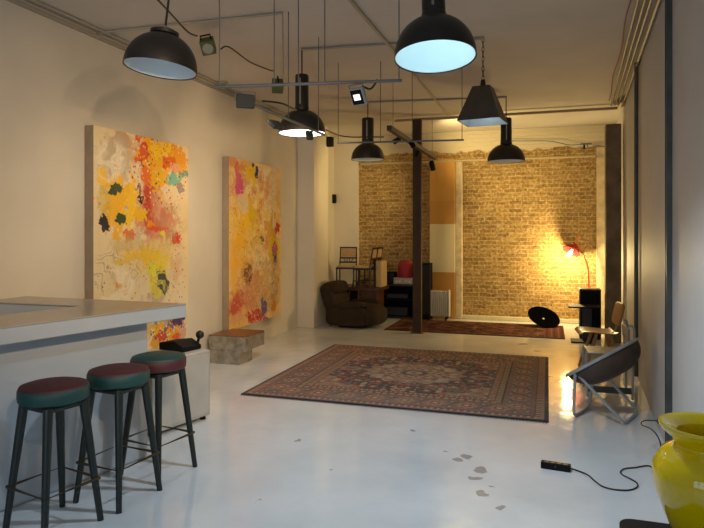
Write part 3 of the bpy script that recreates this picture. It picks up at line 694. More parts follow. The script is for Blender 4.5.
# ------------------------------------------------------------------ TRACK BARS, FLOODS, CUBE LIGHTS
def bar(name, label, p, q_, r, rods, cat='track bar', m=None):
    t = thing(name, label, cat, (0, 0, 0))
    p, q_ = Vector(p), Vector(q_)
    MB().tube([p, q_], r, 10).build('rail', m or M_grey, t)
    for f in rods:
        x = p.lerp(q_, f)
        MB().tube([x+Vector((0, 0, r)), (x.x, x.y, ZC)], .0045, 6).build('hanging_rod', M_grey, t)
    return t
HB = 2.64
A0, A1 = on_h(214, 87, HB), on_h(402, 80.5, HB)
bar('track_bar', 'nearest grey ceiling track bar running crosswise over the bar counter end', A0, A1, .011, (.03, .33, .46, .60, .985))
b0, b1 = Vector((-2.22, 4.05, HB-.03)), Vector((-2.22, 5.68, HB-.03)); b1.x = -2.235
bar('track_bar', 'grey track bar running lengthwise in front of the bright dome pendant', (-2.09, 4.04, 2.55), (-2.085, 5.60, 2.55), .012, (.45, .9))
bar('track_bar', 'slim crosswise track bar in front of the left brick, beside the post', on_h(337, 143, 2.58), on_h(464, 140, 2.58), .010, (.01, .35, .60, .985))
t = bar('beam_track', 'dark square track beam slanting past the brown post top', (-1.80, 7.05, 2.84), (-1.80, 10.2, 2.84), .001, (.06, .9), m=M_blackm)
MB().box((-1.80, 8.62, 2.84), (.06, 3.15, .06)).build('track_channel', mat('dark_bronze', '#3a2e24', .5), t, bevel=.004)

def flood(loc, label, aim, w=.11, h=.085, lit=False, up=None, mounted=.09):
    d = (Vector(aim)-Vector(loc)).normalized()
    rot = d.to_track_quat('X', 'Z').to_euler()
    t = thing('flood_spotlight', label, 'flood light', loc, rot=rot, group='flood lights on the track bars')
    MB().box((0, 0, 0), (.035, w, h)).build('housing', mat('grey_flood_metal', '#33383a', .5, metal=.2) if not lit else mat('pale_flood_metal', '#98a0a2', .45), t, bevel=.006)
    MB().box((.0185, 0, 0), (.003, w*.86, h*.84)).build('bezel', M_blackm, t)
    MB().box((.0205, 0, 0), (.003, w*.5, h*.34)).build('lens', mat('lit_lens', '#ffffff', .3, emit='#fff2d6', estr=1.1) if lit else mat('dim_lens', '#5b6062', .3), t)
    MB().tube([(0, -w/2-.006, 0), (-.005, -w/2-.006, h*.5+.02), (-.005, 0, h*.5+.025), (-.005, w/2+.006, h*.5+.02), (0, w/2+.006, 0)], .004, 6).build('bracket', M_grey, t)
    return t
fp = on_h(358.5, 96.5, 2.535); flood(fp, 'white flood light with glowing lens hanging from the nearest track bar', (fp.x-.7, fp.y-2.2, 1.3), .105, .12, lit=True)
f1 = Vector((-2.06, 3.92, 2.535)); flood(f1, 'grey flood light seen from behind under the nearest track bar', (-4, 6.6, 1.9), .13, .10)
f2 = Vector((-2.09, 4.50, 2.465)); flood(f2, 'flat grey flood light under the lengthwise track bar', (-3.6, 5.3, .2), .10, .09)
f3 = Vector((-2.08, 5.20, 2.485)); flood(f3, 'small dark flood light in front of the bright pendant rim', (-3.9, 6.8, 1.6), .06, .085)
def spot(loc, label, aim, r=.03, L=.10):
    d = (Vector(aim)-Vector(loc)).normalized()
    t = thing('spot_lamp', label, 'spotlight', loc, rot=d.to_track_quat('Z', 'Y').to_euler(), group='black spotlights on the slanting beam')
    MB().lathe([(0, -L/2), (r*.7, -L/2), (r, -L/2+.02), (r, L/2), (r*.85, L/2), (r*.8, L/2-.02), (0, L/2-.02)], 18).build('housing', M_blackm, t)
    MB().tube([(0, 0, -L*.2), (0, r*1.2, -L*.45)], .008, 6).build('swivel', M_blackm, t)
    return t
for y, dx, dz, lab, aim in ((7.75, -.075, -.045, 'first black spotlight from the free end of the slanting beam', (-3.6, 8, 2.)),
                            (8.0, .07, -.065, 'black spotlight on the beam beside the post, pointing down at the rug', (-.8, 8.2, 1.2)),
                            (9.05, -.075, -.06, 'black spotlight on the beam left of the post', (-3, 11, 1.6)),
                            (10.1, -.04, -.13, 'largest black spotlight on the beam, above the painted pier', (-1.7, 11.2, 1.2))):
    spot((-1.80+dx, y, 2.84+dz), lab, aim, .034 if y < 10 else .045, .10 if y < 10 else .16)

def cube_light(loc, label, rz, tilt):
    t = thing('cube_spotlight', label, 'ceiling light', loc, rot=(tilt[0], tilt[1], rz), group='green cube spotlights')
    mg = mat('olive_green_metal', '#4f5a2c', .5, var=.15)
    MB().box((0, 0, 0), (.125, .125, .125)).build('housing', mg, t, bevel=.006)
    MB().cone((.063, 0, 0), (.070, 0, 0), .048, .045, 22).build('lens', mat('frosted_lens', '#9a9686', .3), t)
    MB().tube([(0, -.045, .06), (0, -.045, .10), (0, .045, .10), (0, .045, .06)], .008, 6).build('handle_bracket', M_blackm, t)
    return t
cl1 = on_h(208, 46, 3.29); cube_light(cl1, 'green cube spotlight on the ceiling with round lens, nearer the hanging dome', math.radians(-60), (math.radians(15), math.radians(38), 0))
cl2 = on_h(277.5, 86, 3.27); cube_light(cl2, 'green cube spotlight tilted on its corner behind the track bar', math.radians(30), (math.radians(45), 0, 0))

# ------------------------------------------------------------------ CONDUITS, CABLES
def pipe(name, label, pts, r, m, cat, k=1, n=8): return tag(MB().tube(pts, r, n, k).build(name, m), label, cat)
zc = ZC-.014
pipe('ceiling_conduit', 'ceiling conduit crossing above the neckless dome pendant', [(XL+.02, 4.66, zc), (-2.13, 4.72, zc), (-2.13, 4.72, 2.9)], .012, M_conduit, 'conduit')
pipe('ceiling_conduit', 'ceiling conduit that ends over the pyramid pendant', [(-2.37, 5.72, zc), (-.59, 5.92, zc)], .013, M_conduit, 'conduit')
pipe('ceiling_conduit', 'ceiling conduit linking the two unlit far pendants', [(-2.44, 8.33, zc), (-.546, 8.6, zc)], .013, M_conduit, 'conduit')
pipe('ceiling_conduit', 'long ceiling conduit running from the front toward the post', [(-1.5, 2.2, zc), (-1.5, 9.55, zc)], .017, M_conduit, 'conduit')
pipe('ceiling_conduit', 'ceiling conduit along the top of the left wall', [(XL+.10, 1.0, zc), (XL+.10, 9.4, zc)], .013, M_conduit, 'conduit')
names = ['pale pipe at the ceiling corner, nearest the red cable', 'second pale pipe from the red cable at the ceiling corner', 'third pale pipe from the red cable at the ceiling corner', 'pale pipe hugging the right wall at the ceiling corner']
for i, off in enumerate((.175, .125, .08, .03)):
    z = zc-.02 if i < 3 else zc-.05
    pipe('wall_pipe', names[i], [(xr(y)-off, y, z) for y in (0.5, 9.5)], .015, mat('old_pipe_paint', '#958a7e', .45, metal=.2, var=.1), 'pipe')
pipe('red_cable', 'thin red cable along the ceiling beside the pale pipes', [(xr(y)-.22+.012*math.sin(y*3), y, zc+.004) for y in np.arange(.5, 9.5, .35)], .006, mat('red_pvc', '#8c2420', .5), 'cable', 2, 6)
# steel channel and conduit on the right wall
y = 4.52*(.5164*SA+CA); t = thing('steel_channel', 'full-height dark steel strut channel on the right wall', 'channel', (xr(4.75)-.022, 4.75, 0), math.radians(-2.6))
cz = MB(); cz.prism([(.02, -.042), (-.02, -.042), (-.02, -.028), (.008, -.028), (.008, .028), (-.02, .028), (-.02, .042), (.02, .042)], .02, 3.44); cz.build('channel_profile', mat('weathered_steel', '#4f5350', .45, metal=.5, var=.35, vscale=3), t, smooth=False)
cz = MB(); cz.box((-.002, .069, .25), (.036, .05, .10)); cz.build('outlet_box', mat('grey_outlet', '#6b6d6c', .5), t, bevel=.004)
pipe('wall_conduit', 'dark vertical conduit bent over at its top on the right wall', [(xr(6.9)-.008, 6.90, 3.42), (xr(7.05)-.03, 7.08, 3.37), (xr(7.18)-.035, 7.16, 3.25), (xr(7.18)-.035, 7.17, 1.5), (xr(7.18)-.035, 7.17, .05)], .021, mat('dark_conduit', '#51504a', .45, metal=.4), 'conduit', 3, 10)
pipe('brick_pipe', 'pale pipe fixed along the top of the brick wall', [(-3.45, 11.26, 2.91), (.78, 11.26, 2.905)], .018, mat('pale_pipe', '#b5a47f', .5), 'pipe')
pipe('blue_cable', 'blue cable strung along the top of the brick toward the right', [tuple(on_y(px, py, 11.22)) for px, py in ((500, 140.5), (520, 141), (548, 141), (560, 143), (570, 145), (586, 144))], .008, mat('blue_pvc', '#4c6a8c', .5), 'cable', 4, 6)
cable_specs = [
 ('black ceiling cable running from the front to the first green cube spotlight', [(158, 0, 3.2), (172, 15, 3.25), (188, 32, 3.26), (197, 36, 3.36)]),
 ('black ceiling cable joining the two green cube spotlights', [(221, 49, 3.31), (229, 47, 3.4), (250, 62, 3.38), (268, 69.5, 3.40), (273, 71, 3.42)]),
 ('black cable from the flood light toward the bright pendant', [(262, 101, 2.6), (280, 103, 2.6), (290, 107, 2.6), (296, 110, 2.6)]),
 ('thin cable drooping from the bright pendant toward the far unlit pendant', [(326, 130, 2.72), (338, 135, 2.72), (350, 137, 2.72), (366, 137, 2.72), (384, 137, 2.72)]),
 ('curled black cable at the glowing flood light', [(362, 86, 2.62), (370, 89, 2.6), (375, 84, 2.63), (377, 80, 2.67)]),
]
for lab, pts in cable_specs:
    pipe('hanging_cable', lab, [tuple(on_h(a, b, c)) for a, b, c in pts], .0075, M_cable, 'cable', 5, 6)
t = thing('smoke_detector', 'flat round smoke detector on the ceiling near the left wall', 'smoke detector', tuple(on_h(222, 82, ZC)))
MB().lathe([(0, -.03), (.05, -.03), (.065, -.018), (.068, 0), (0, 0)], 24).build('cover', mat('dull_plastic', '#8d8478', .5), t)
for (px, py, X, lab) in ((327, 142, -3.70, 'small black loudspeaker high on the plaster pilaster'), (334, 199, None, 'small black loudspeaker lower down beside the stacked chairs')):
    p = on_x(px, py, X) if X else on_y(px, py, 11.3)
    t = thing('wall_speaker', lab, 'speaker', (p.x+(.055 if X else 0), p.y-(0 if X else .06), p.z), math.radians(-20), group='small wall loudspeakers')
    MB().box((0, 0, 0), (.11, .09, .17)).build('housing', M_blackm, t, bevel=.01)
    MB().box((.0, -.047, 0), (.076, .006, .13)).build('grille', mat('black_mesh', '#1d1c1b', .8), t)
# bracket with wires on the back wall by the column
t = thing('wall_bracket', 'small metal bracket with loose wires beside the concrete column top', 'bracket', tuple(on_y(586, 145, 11.28)))
MB().box((0, 0, .02), (.18, .05, .025)).build('plate', M_grey, t)
MB().tube([(.02, 0, 0), (.05, -.02, -.05), (.2, -.02, -.02), (.36, -.02, -.06), (.40, -.03, .05), (.42, -.03, .2)], .009, 6, 4).build('loose_wire', M_grey, t)
MB().box((-.03, 0, -.03), (.03, .03, .08)).build('clamp', M_blackm, t)
# ------------------------------------------------------------------ POST
t = thing('post', 'rusty brown steel post from floor to ceiling, mid-room', 'post', (-1.97, 9.52, 0))
MB().box((0, 0, 1.69), (.135, .10, 3.38)).build('shaft', mat('rusty_brown_steel', '#3a2413', .7, var=.35, vscale=4, bump=.3, bscale=30), t, bevel=.008)
MB().box((0, 0, .006), (.2, .16, .012)).build('base_plate', mat('worn_steel', '#5a4636', .6, var=.2), t)

# ------------------------------------------------------------------ BACK LEFT CORNER
# brown recliner
M_vel = mat('brown_velvet', '#32261b', .85, var=.25, vscale=7, bump=.3, bscale=18, spec=.25)
t = thing('lounge_chair', 'low brown upholstered lounge chair against the plaster pilaster', 'armchair', (-3.16, 9.93, 0), math.radians(-6))
MB().sup((-.10, 0, .20), (.30, .33, .17), .45).build('base', M_vel, t)
MB().sup((-.32, 0, .42), (.13, .34, .34), .5, roty(math.radians(-22))).build('backrest', M_vel, t)
MB().sup((-.34, 0, .635), (.155, .30, .115), .6, roty(math.radians(-12))).build('headrest', M_vel, t)
MB().sup((.10, 0, .29), (.34, .27, .10), .5).build('seat_cushion', M_vel, t)
MB().sup((.36, 0, .20), (.19, .34, .16), .65).build('front_bolster', M_vel, t)
for sy in (-1, 1):
    MB().sup((.0, sy*.315, .20), (.36, .06, .16), .4).build('side_panel', M_vel, t)
    MB().sup((.08, sy*.315, .385), (.26, .075, .055), .6, roty(math.radians(-5))).build('armrest', M_vel, t)

# brown desk along the left wall
DT = .615
t = thing('wooden_desk', 'dark brown wooden desk carrying the stacked chairs', 'desk', (-3.24, 10.66, 0))
MB().box((0, 0, DT-.03), (.88, .60, .06)).build('desktop', M_darkwood, t, bevel=.005)
MB().box((-.20, 0, (DT-.06)/2), (.10, .5, DT-.061)).build('pedestal', M_darkwood, t, bevel=.004)
MB().box((.22, 0, (DT-.06)/2), (.28, .5, DT-.061)).build('drawer_unit', M_darkwood, t, bevel=.004)
MB().box((.22, -.257, .35), (.24, .012, .15)).build('drawer_front', mat('reddish_wood', '#3d2213', .45, var=.2), t, bevel=.003)
# chairs on the desk
M_cane = mat('cane_panel', '#a5855a', .7, var=.2, vscale=60); M_seat = mat('cream_cushion', '#b39a70', .8, var=.1)
M_chw = mat('mahogany', '#2c1810', .4, var=.2)
def make_dining(loc, rz, label, rot=None):
    t = thing('dining_chair', label, 'chair', loc, rz, 'dining chairs stacked on the desk', rot)
    w, d, sh, bh = .155, .15, .33, .70
    for sx in (-1, 1):
        MB().tube([(sx*w, d, 0), (sx*w, d, sh), (sx*w*.98, d+.02, sh+.15), (sx*w*.98, d+.06, bh)], .013, 6, 3).build('back_leg', M_chw, t)
        MB().tube([(sx*w, -d-.02, 0), (sx*w, -d+.005, sh*.5), (sx*w, -d, sh)], .013, 6, 3).build('front_leg', M_chw, t)
        MB().tube([(sx*w, -d, sh*.30), (sx*w, d, sh*.30)], .008, 6).build('stretcher', M_chw, t)
    MB().box((0, 0, sh-.005), (2*w+.03, 2*d+.03, .035)).build('seat_frame', M_chw, t, bevel=.006)
    MB().sup((0, 0, sh+.025), (w+.005, d+.005, .028), .4).build('seat_cushion', M_seat, t)
    for z, dz in ((bh-.01, .05), (bh-.20, 0.025), (bh-.28, .013)):
        MB().box((0, d+.055-(bh-z)*.1, z), (2*w+.02, .02, .03)).build('back_rail', M_chw, t, bevel=.005)
    MB().box((0, d+.045, bh-.105), (2*w-.04, .008, .15), rotx(math.radians(-6))).build('cane_back', M_cane, t)
    for x in (-.09, -.03, .03, .09):
        MB().tube([(x, d+.036, bh-.20), (x*.6, d+.030, bh-.28)], .007, 6).build('spindle', M_chw, t)
    return t
ch1 = make_dining((-3.51, 10.60, DT+.004), math.radians(8), 'cream-seated cane-back chair facing forward on the desk, leftmost')
dup(ch1, (-3.14, 10.47, DT+.004), math.radians(-89), 'cane-back chair turned sideways on the front edge of the desk, beside the beige panel')
dup(ch1, (-3.14, 10.83, DT+.004), math.radians(-91), 'cane-back chair turned sideways at the back of the desk, nearest the brick')
t = thing('beige_panel', 'upright beige padded panel standing on the desk end', 'panel', (-2.855, 10.62, DT+.001))
MB().box((0, 0, .235), (.11, .40, .47)).build('pad', mat('beige_vinyl', '#b59a68', .6, var=.08), t, bevel=.02, seg=3)

# black media console with amplifier, red shade, speakers
t = thing('media_console', 'black low console with glass shelf under the brick wall', 'console', (-2.62, 11.17, 0))
MB().box((-.02, 0, .615), (.86, .40, .03)).build('console_top', M_black, t, bevel=.003)
MB().box((-.02, 0, .02), (.86, .40, .04)).build('bottom_shelf', M_black, t, bevel=.003)
for x in (-.43, .395): MB().box((x, 0, .32), (.03, .40, .558)).build('side_panel', M_black, t)
MB().box((-.02, .19, .32), (.80, .015, .556)).build('back_panel', M_blackm, t)
MB().box((-.02, -.02, .36), (.795, .34, .012)).build('glass_shelf', mat('smoked_glass', '#3a4040', .06, trans=.4), t)
t = thing('black_receiver', 'black hi-fi unit on the glass shelf of the console', 'stereo', (-2.66, 11.15, .3665))
MB().box((0, 0, .05), (.42, .28, .098)).build('case', M_blackm, t, bevel=.004)
MB().box((0, -.143, .05), (.40, .006, .07)).build('faceplate', mat('dark_grey_face', '#1b1b1d', .5), t)
t = thing('black_deck', 'black box on the bottom shelf of the console', 'stereo', (-2.70, 11.15, .0405))
MB().box((0, 0, .09), (.5, .28, .18)).build('case', M_blackm, t, bevel=.004)
MB().box((0, -.143, .09), (.46, .006, .14)).build('faceplate', MATS['dark_grey_face'], t)
t = thing('desk_speaker', 'small black speaker box on the left end of the console', 'speaker', (-2.82, 11.17, .6305))
MB().box((0, 0, .11), (.19, .2, .22)).build('cabinet', M_blackm, t, bevel=.006)
MB().box((0, -.103, .11), (.16, .008, .19)).build('grille', MATS['black_mesh'], t)
t = thing('amplifier', 'grey amplifier with knobs on the console under the red shade', 'amplifier', (-2.54, 11.14, .6305))
MB().box((0, 0, .065), (.37, .30, .125)).build('case', mat('grey_amp_metal', '#8f8a80', .4, metal=.3), t, bevel=.006)
MB().box((0, -.154, .065), (.35, .008, .10)).build('faceplate', mat('silver_face', '#a39c8e', .35, metal=.4), t)
for x in (-.12, -.06, .06, .12): MB().cone((x, -.158, .06), (x, -.178, .06), .016, .014, 14).build('knob', mat('silver_knob', '#cfc8b8', .3, metal=.5), t)
t = thing('red_lampshade', 'rounded red shade standing on the grey amplifier', 'lampshade', (-2.53, 11.14, .7585))
MB().lathe([(.135, 0), (.145, .06), (.145, .17), (.13, .25), (.09, .30), (.03, .315), (0, .316)], 36).build('shade', mat('red_fabric', '#98222a', .7, var=.08), t)
MB().lathe([(.05, .001), (.05, .02), (.02, .03), (.012, .2), (0, .2)], 16).build('stem', M_blackm, t)
t = thing('floor_speaker', 'tall black floor speaker between the post and the painted pier', 'speaker', (-2.115, 11.10, 0))
MB().box((0, 0, .515), (.15, .26, 1.03)).build('cabinet', M_blackm, t, bevel=.008)
MB().box((0, -.134, .55), (.125, .008, .9)).build('grille', MATS['black_mesh'], t)

# radiator
t = thing('oil_radiator', 'white oil-filled radiator in front of the painted pier', 'radiator', (-1.90, 11.12, 0))
M_rad = mat('radiator_enamel', '#d6d3c7', .35)
for i in range(10):
    MB().box((-.175+i*.036, 0, .295), (.022, .14, .46)).build('fin', M_rad, t, bevel=.010, seg=2)
MB().box((0.012, 0, .30), (.385, .045, .40)).build('core', M_rad, t)
MB().box((.185, 0, .30), (.028, .15, .48)).build('control_panel', mat('radiator_panel', '#bdb9ad', .4), t, bevel=.006)
for x in (-.15, .14):
    MB().box((x, 0, .04), (.03, .22, .02)).build('foot_bar', M_blackm, t)
    for yy in (-.1, .1): MB().cone((x-.012, yy, .022), (x+.012, yy, .022), .0218, .0218, 14).build('caster', M_blackm, t)

# ------------------------------------------------------------------ BACK RIGHT CORNER
# black dish leaning on the rug edge
t = thing('black_dish', 'shallow round black dish tipped on its edge at the red rug end', 'dish', (-.07, 10.8, .012), rot=(0, 0, 0))
nrm = Vector((.27, -.49, .83)).normalized(); qd = nrm.to_track_quat('Z', 'Y').to_matrix()
Rr = .262
prof = [(0, -.10), (.08, -.094), (.16, -.066), (.22, -.028), (Rr, .004), (Rr+.008, .010), (Rr-.004, .012), (.215, -.016), (.155, -.054), (.08, -.08), (0, -.086)]
low = min((qd @ Vector((r*math.cos(a), r*math.sin(a), z))).z for r, z in prof for a in [k*PI/40 for k in range(80)])
MB().lathe(prof, 56, (0, 0, -low), qd).build('bowl', mat('black_gloss', '#050505', .7, spec=.0), t)
cc = qd @ Vector((.04, .05, -.074)) + Vector((0, 0, -low))
MB().lathe([(0, .004), (.016, .003), (.018, -.012), (0, -.012)], 16, cc, qd).build('centre_badge', mat('green_badge', '#8c8f3a', .4), t)

# black C-shaped pedestal table, black cabinet, red lamp
t = thing('pedestal_table', 'small black pedestal table in front of the black cabinet', 'side table', (.47, 9.50, 0))
MB().box((.03, 0, .515), (.44, .34, .022)).build('tabletop', M_blackm, t, bevel=.003)
MB().box((.075, .06, .262), (.13, .05, .482)).build('column', M_black, t)
MB().box((.0, 0, .0105), (.30, .30, .02)).build('foot_plate', M_blackm, t, bevel=.003)
t = thing('black_cabinet', 'upright black cabinet next to the concrete column', 'cabinet', (.60, 9.86, 0))
MB().box((0, 0, .375), (.30, .28, .75)).build('body', M_black, t, bevel=.006)
MB().box((0, -.143, .375), (.27, .007, .70)).build('front_panel', M_blackm, t)
lx, ly = .66, 11.12
t = thing('floor_lamp', 'red floor lamp with glowing bulb in front of the brick wall', 'floor lamp', (lx, ly, 0))
M_lred = mat('red_lamp_enamel', '#93211f', .35, var=.1)
MB().lathe([(0, 0), (.13, 0), (.135, .012), (.12, .025), (.02, .035), (0, .035)], 30).build('base', M_lred, t)
MB().tube([(0, 0, .03), (0, 0, .45), (.0, 0, .80), (-.02, 0, 1.02), (-.09, 0, 1.22), (-.14, 0, 1.33)], .013, 10, 5).build('pole', M_lred, t)
MB().tube([(-.10, 0, 1.25), (-.20, 0, 1.42), (-.17, 0, 1.52), (-.14, 0, 1.54)], .022, 8, 3).build('handle', mat('orange_wood', '#b8752f', .5), t)
ax = Vector((-.45, -.40, -.80)).normalized(); R = (-ax).to_track_quat('Z', 'Y').to_matrix()
hp = Vector((-.285, -.06, 1.265))
MB().lathe([(.150, 0), (.153, .004), (.138, .045), (.10, .085), (.05, .115), (.035, .14), (.032, .16), (0, .16), (0, .15), (.02, .14), (.045, .108), (.09, .078), (.13, .041), (.145, .002)], 40, hp, R).build('lamp_shade', M_lred, t)
MB().tube([(-.14, 0, 1.33), tuple(hp + R @ Vector((0, 0, .155)))], .016, 8).build('swivel', M_blackm, t)
bp_ = hp + R @ Vector((0, 0, -.05))
MB().lathe([(0, -.05), (.02, -.046), (.034, -.03), (.038, -.008), (.03, .02), (.018, .045), (.016, .09), (0, .09)], 20, bp_, R).build('bulb', mat('hot_bulb', '#fff4d8', .4, emit='#ffe2a0', estr=14), t)
LAMP = Vector((lx, ly, 0)) + bp_ + Vector((-.05, -.13, -.09))

# plywood chair
t = thing('plywood_chair', 'plywood chair with splayed wooden legs beside the concrete column', 'chair', (.54, 7.62, 0), math.radians(8))
M_ply = mat('plywood_shell', '#a0764a', .4, var=.15, vscale=5)
sh = MB(); pr = [(-.21, .425), (-.18, .448), (-.08, .447), (.05, .435), (.16, .43), (.19, .45)]
vs = []
for s_ in (0, 1):
    for x, z in pr: vs.append((x, z, s_))
n_ = len(pr)
for yy in (1,):
    a = [[sh.bm.verts.new((x, y, z-.0*abs(y)+.02*(abs(y)/.2)**2)) for y in (-.20, -.1, 0, .1, .20)] for x, z in pr]
    b = [[sh.bm.verts.new((x, y, z-.012+.02*(abs(y)/.2)**2)) for y in (-.20, -.1, 0, .1, .20)] for x, z in pr]
    for i in range(n_-1):
        for j in range(4):
            sh.bm.faces.new([a[i][j], a[i+1][j], a[i+1][j+1], a[i][j+1]]); sh.bm.faces.new([b[i][j], b[i][j+1], b[i+1][j+1], b[i+1][j]])
    for j in range(4):
        sh.bm.faces.new([a[0][j], a[0][j+1], b[0][j+1], b[0][j]]); sh.bm.faces.new([a[-1][j], b[-1][j], b[-1][j+1], a[-1][j+1]])
    for i in range(n_-1):
        sh.bm.faces.new([a[i][0], b[i][0], b[i+1][0], a[i+1][0]]); sh.bm.faces.new([a[i][4], a[i+1][4], b[i+1][4], b[i][4]])
sh.build('seat', M_ply, t)
MB().sup((.235, 0, .66), (.016, .19, .13), .45, roty(math.radians(12))).build('backrest', M_ply, t)
MB().tube([(.15, 0, .42), (.20, 0, .46), (.225, 0, .56), (.25, 0, .70)], .022, 8, 4, flat=.5).build('back_spine', M_ply, t)
for sx in (-1, 1):
    for sy in (-1, 1):
        MB().cone((.05+sx*.08, sy*.11, .43), (.02+sx*.19, sy*.17, 0), .020, .012, 10).build('leg', M_wood, t)

# sling chair: two crossing tube frames, hoop and leather bowl
M_frame = mat('grey_tube_paint', '#a3a8a8', .4, metal=.25, var=.08)
M_leather = mat('brown_leather', '#4a382d', .55, var=.2, vscale=8)
S = Vector((.352, .936, 0)); Cc = Vector((.45, 5.745, 0))
t = thing('sling_chair', 'folding chair with tilted round hoop and brown leather sling, right of the rug', 'chair', (0, 0, 0))
def U(p0, p1, c0, c1): return [p0, c0, c1, p1]
ring_a, ring_c = Vector((.275, 0, .17)), Vector((.45, 5.745, .505))
hoop = [ring_c + ring_a*math.cos(a) + S*(.31*math.sin(a)) for a in [2*PI*k/48 for k in range(48)]]
MB().tube(hoop, .016, 8, closed=True, flat=.7).build('hoop', M_frame, t)
hp1, hp2 = hoop[28], hoop[20]      # front pair of points on the hoop
f0 = Vector((.21, 5.58, .014)); f1_ = Vector((.36, 5.955, .014)); g0 = Vector((.605, 5.487, .014)); g1 = Vector((.762, 5.905, .014))
pa0, pa1 = ring_c-ring_a*.5-S*.268, ring_c-ring_a*.5+S*.268
pb0, pb1 = ring_c+ring_a*.30-S*.297, ring_c+ring_a*.30+S*.297
def bend(p, a, b, q_, r=.05):
    d1 = (p-a).normalized()*r; d2 = (b-a).normalized()*r
    return [p, a+d1, a+(d1+d2)*.28, a+d2, b-d2, b+((q_-b).normalized()*r-d2)*.28, b+(q_-b).normalized()*r, q_]
MB().tube(bend(pa0-Vector((0, 0, .02)), f0, f1_, pa1-Vector((0, 0, .02))), .0125, 10).build('front_leg_frame', M_frame, t)
MB().tube(bend(pa0+S*.03-Vector((0, 0, .02)), g0, g1, pa1-S*.03-Vector((0, 0, .02))), .0125, 10).build('crossing_leg_frame', M_frame, t)
# sling: a bowl hung inside the hoop
sl = MB(); rings = []
nb = ring_a.cross(S).normalized(); nb = -nb if nb.z > 0 else nb
for i in range(9):
    f = i/8; rr = math.cos(f*PI/2)**.75 if i < 8 else 0; dp = .19*math.sin(f*PI/2)
    if i == 8: rings.append([sl.bm.verts.new(ring_c + nb*dp + ring_a*.10)])
    else: rings.append([sl.bm.verts.new(ring_c + ring_a*(rr*.97*math.cos(a)+.10*f) + S*(.30*rr*math.sin(a)) + nb*dp) for a in [2*PI*k/40 for k in range(40)]])
for i in range(8):
    for j in range(40):
        a, b = rings[i], rings[i+1]
        if len(b) == 1: sl.bm.faces.new([a[j], a[(j+1) % 40], b[0]])
        else: sl.bm.faces.new([a[j], a[(j+1) % 40], b[(j+1) % 40], b[j]])
o = sl.build('leather_sling', M_leather, t); sd = o.modifiers.new('thick', 'SOLIDIFY'); sd.thickness = .006; sd.offset = 0

# tubular folding chair behind it
t = thing('folding_chair', 'grey tubular folding chair half hidden behind the leather sling chair', 'chair', (.555, 6.50, 0), math.radians(2))
for sy in (-1, 1):
    MB().tube([(.20, sy*.2, .012), (.205, sy*.2, .40), (.215, sy*.2, .66), (.19, sy*.2, .71), (.17, sy*.2, .705)], .011, 8, 3).build('rear_upright', M_frame, t)
    MB().tube([(-.20, sy*.19, .012), (-.205, sy*.19, .40), (-.19, sy*.19, .415)], .011, 8, 2).build('front_leg', M_frame, t)
MB().box((0, 0, .425), (.40, .40, .02)).build('seat', mat('grey_seat', '#7d8183', .4), t, bevel=.006)
MB().box((.17, 0, .62), (.015, .40, .12)).build('backrest', MATS['grey_seat'], t, bevel=.006)
MB().box((0, -.195, .09), (.38, .012, .06)).build('stretcher_plate', mat('dark_strap', '#4a4c4c', .5), t)

# ------------------------------------------------------------------ FOREGROUND RIGHT: vase, table, power strip
t = thing('side_table', 'low black side table with rounded corners under the yellow vase', 'side table', (.455, 2.16, 0))
def rrect(w, d, r, k=6):
    out = []
    for cx, cy, a0 in ((w-r, d-r, 0), (-w+r, d-r, PI/2), (-w+r, -d+r, PI), (w-r, -d+r, 3*PI/2)):
        out += [(cx+r*math.cos(a0+PI/2*j/k), cy+r*math.sin(a0+PI/2*j/k)) for j in range(k+1)]
    return out
MB().prism(rrect(.215, .23, .05), .545, .573).build('tabletop', M_blackm, t, bevel=.004)
for sx in (-1, 1):
    for sy in (-1, 1): MB().cone((sx*.16, sy*.18, .5445), (sx*.175, sy*.195, 0), .016, .012, 12).build('leg', M_black, t)
VX, VY = .502, 2.262
t = thing('glass_vase', 'large yellow glass vase with flared rim on the black side table', 'vase', (VX, VY, .5735))
def glass_mat():
    m = mat('yellow_glass', '#e2c200', .06, coat=.4, trans=.18, var=.12, vscale=6)
    return m
vp = [(0, 0), (.085, 0), (.095, .006), (.118, .05), (.144, .11), (.165, .17), (.174, .225), (.171, .26), (.153, .292), (.120, .312), (.105, .328), (.102, .338), (.110, .354), (.130, .370), (.148, .386), (.153, .398)]
inner = [(r-.010, z+.010) for r, z in vp[2:10]] + [(.094, .318), (.090, .345), (.096, .372), (.116, .388), (.138, .396)]
vp = [(r*.97, z*.975) for r, z in vp]; inner = [(r*.97, z*.975) for r, z in inner]
vp2 = vp + [(.149, .393), (.143, .394)] + [(max(r, 0), z+.006) for r, z in inner[::-1]] + [(0, .02)]
MB().lathe(vp2, 64).build('vase_body', glass_mat(), t)
t = thing('power_strip', 'short black power strip with looping cord, lying on the white floor', 'power strip', (.05, 4.335, 0), math.radians(-6))
MB().box((0, 0, .0225), (.19, .05, .044)).build('housing', M_blackm, t, bevel=.004)
for x in (-.06, -.02, .02, .06): MB().cone((x, 0, .0442), (x, 0, .0452), .017, .017, 16).build('socket', mat('socket_black', '#050505', .4), t)
MB().box((0, -.0255, .025), (.006, .001, .004)).build('rating_mark', mat('grey_print', '#8c8c8c', .6), t)
cord = [(571, 468.5), (580, 471.5), (588, 475), (595, 481), (603, 486.5), (615, 489.5), (629, 490), (637, 487), (637, 483), (631, 479), (623, 475), (620.5, 471.5), (625, 468.5), (635, 467.5), (650, 466)]
pts = [tuple(on_h(a, b, .007)) for a, b in cord] + [(.68, 4.40, .007), (.70, 4.52, .007)] + [tuple(on_h(a, b, h)) for a, b, h in ((661, 449, .01), (658, 437, .05), (651, 429, .12), (641.5, 424.5, .19), (645, 420.5, .24))]
pts += [(xr(4.82)-.075, 4.82, .25)]
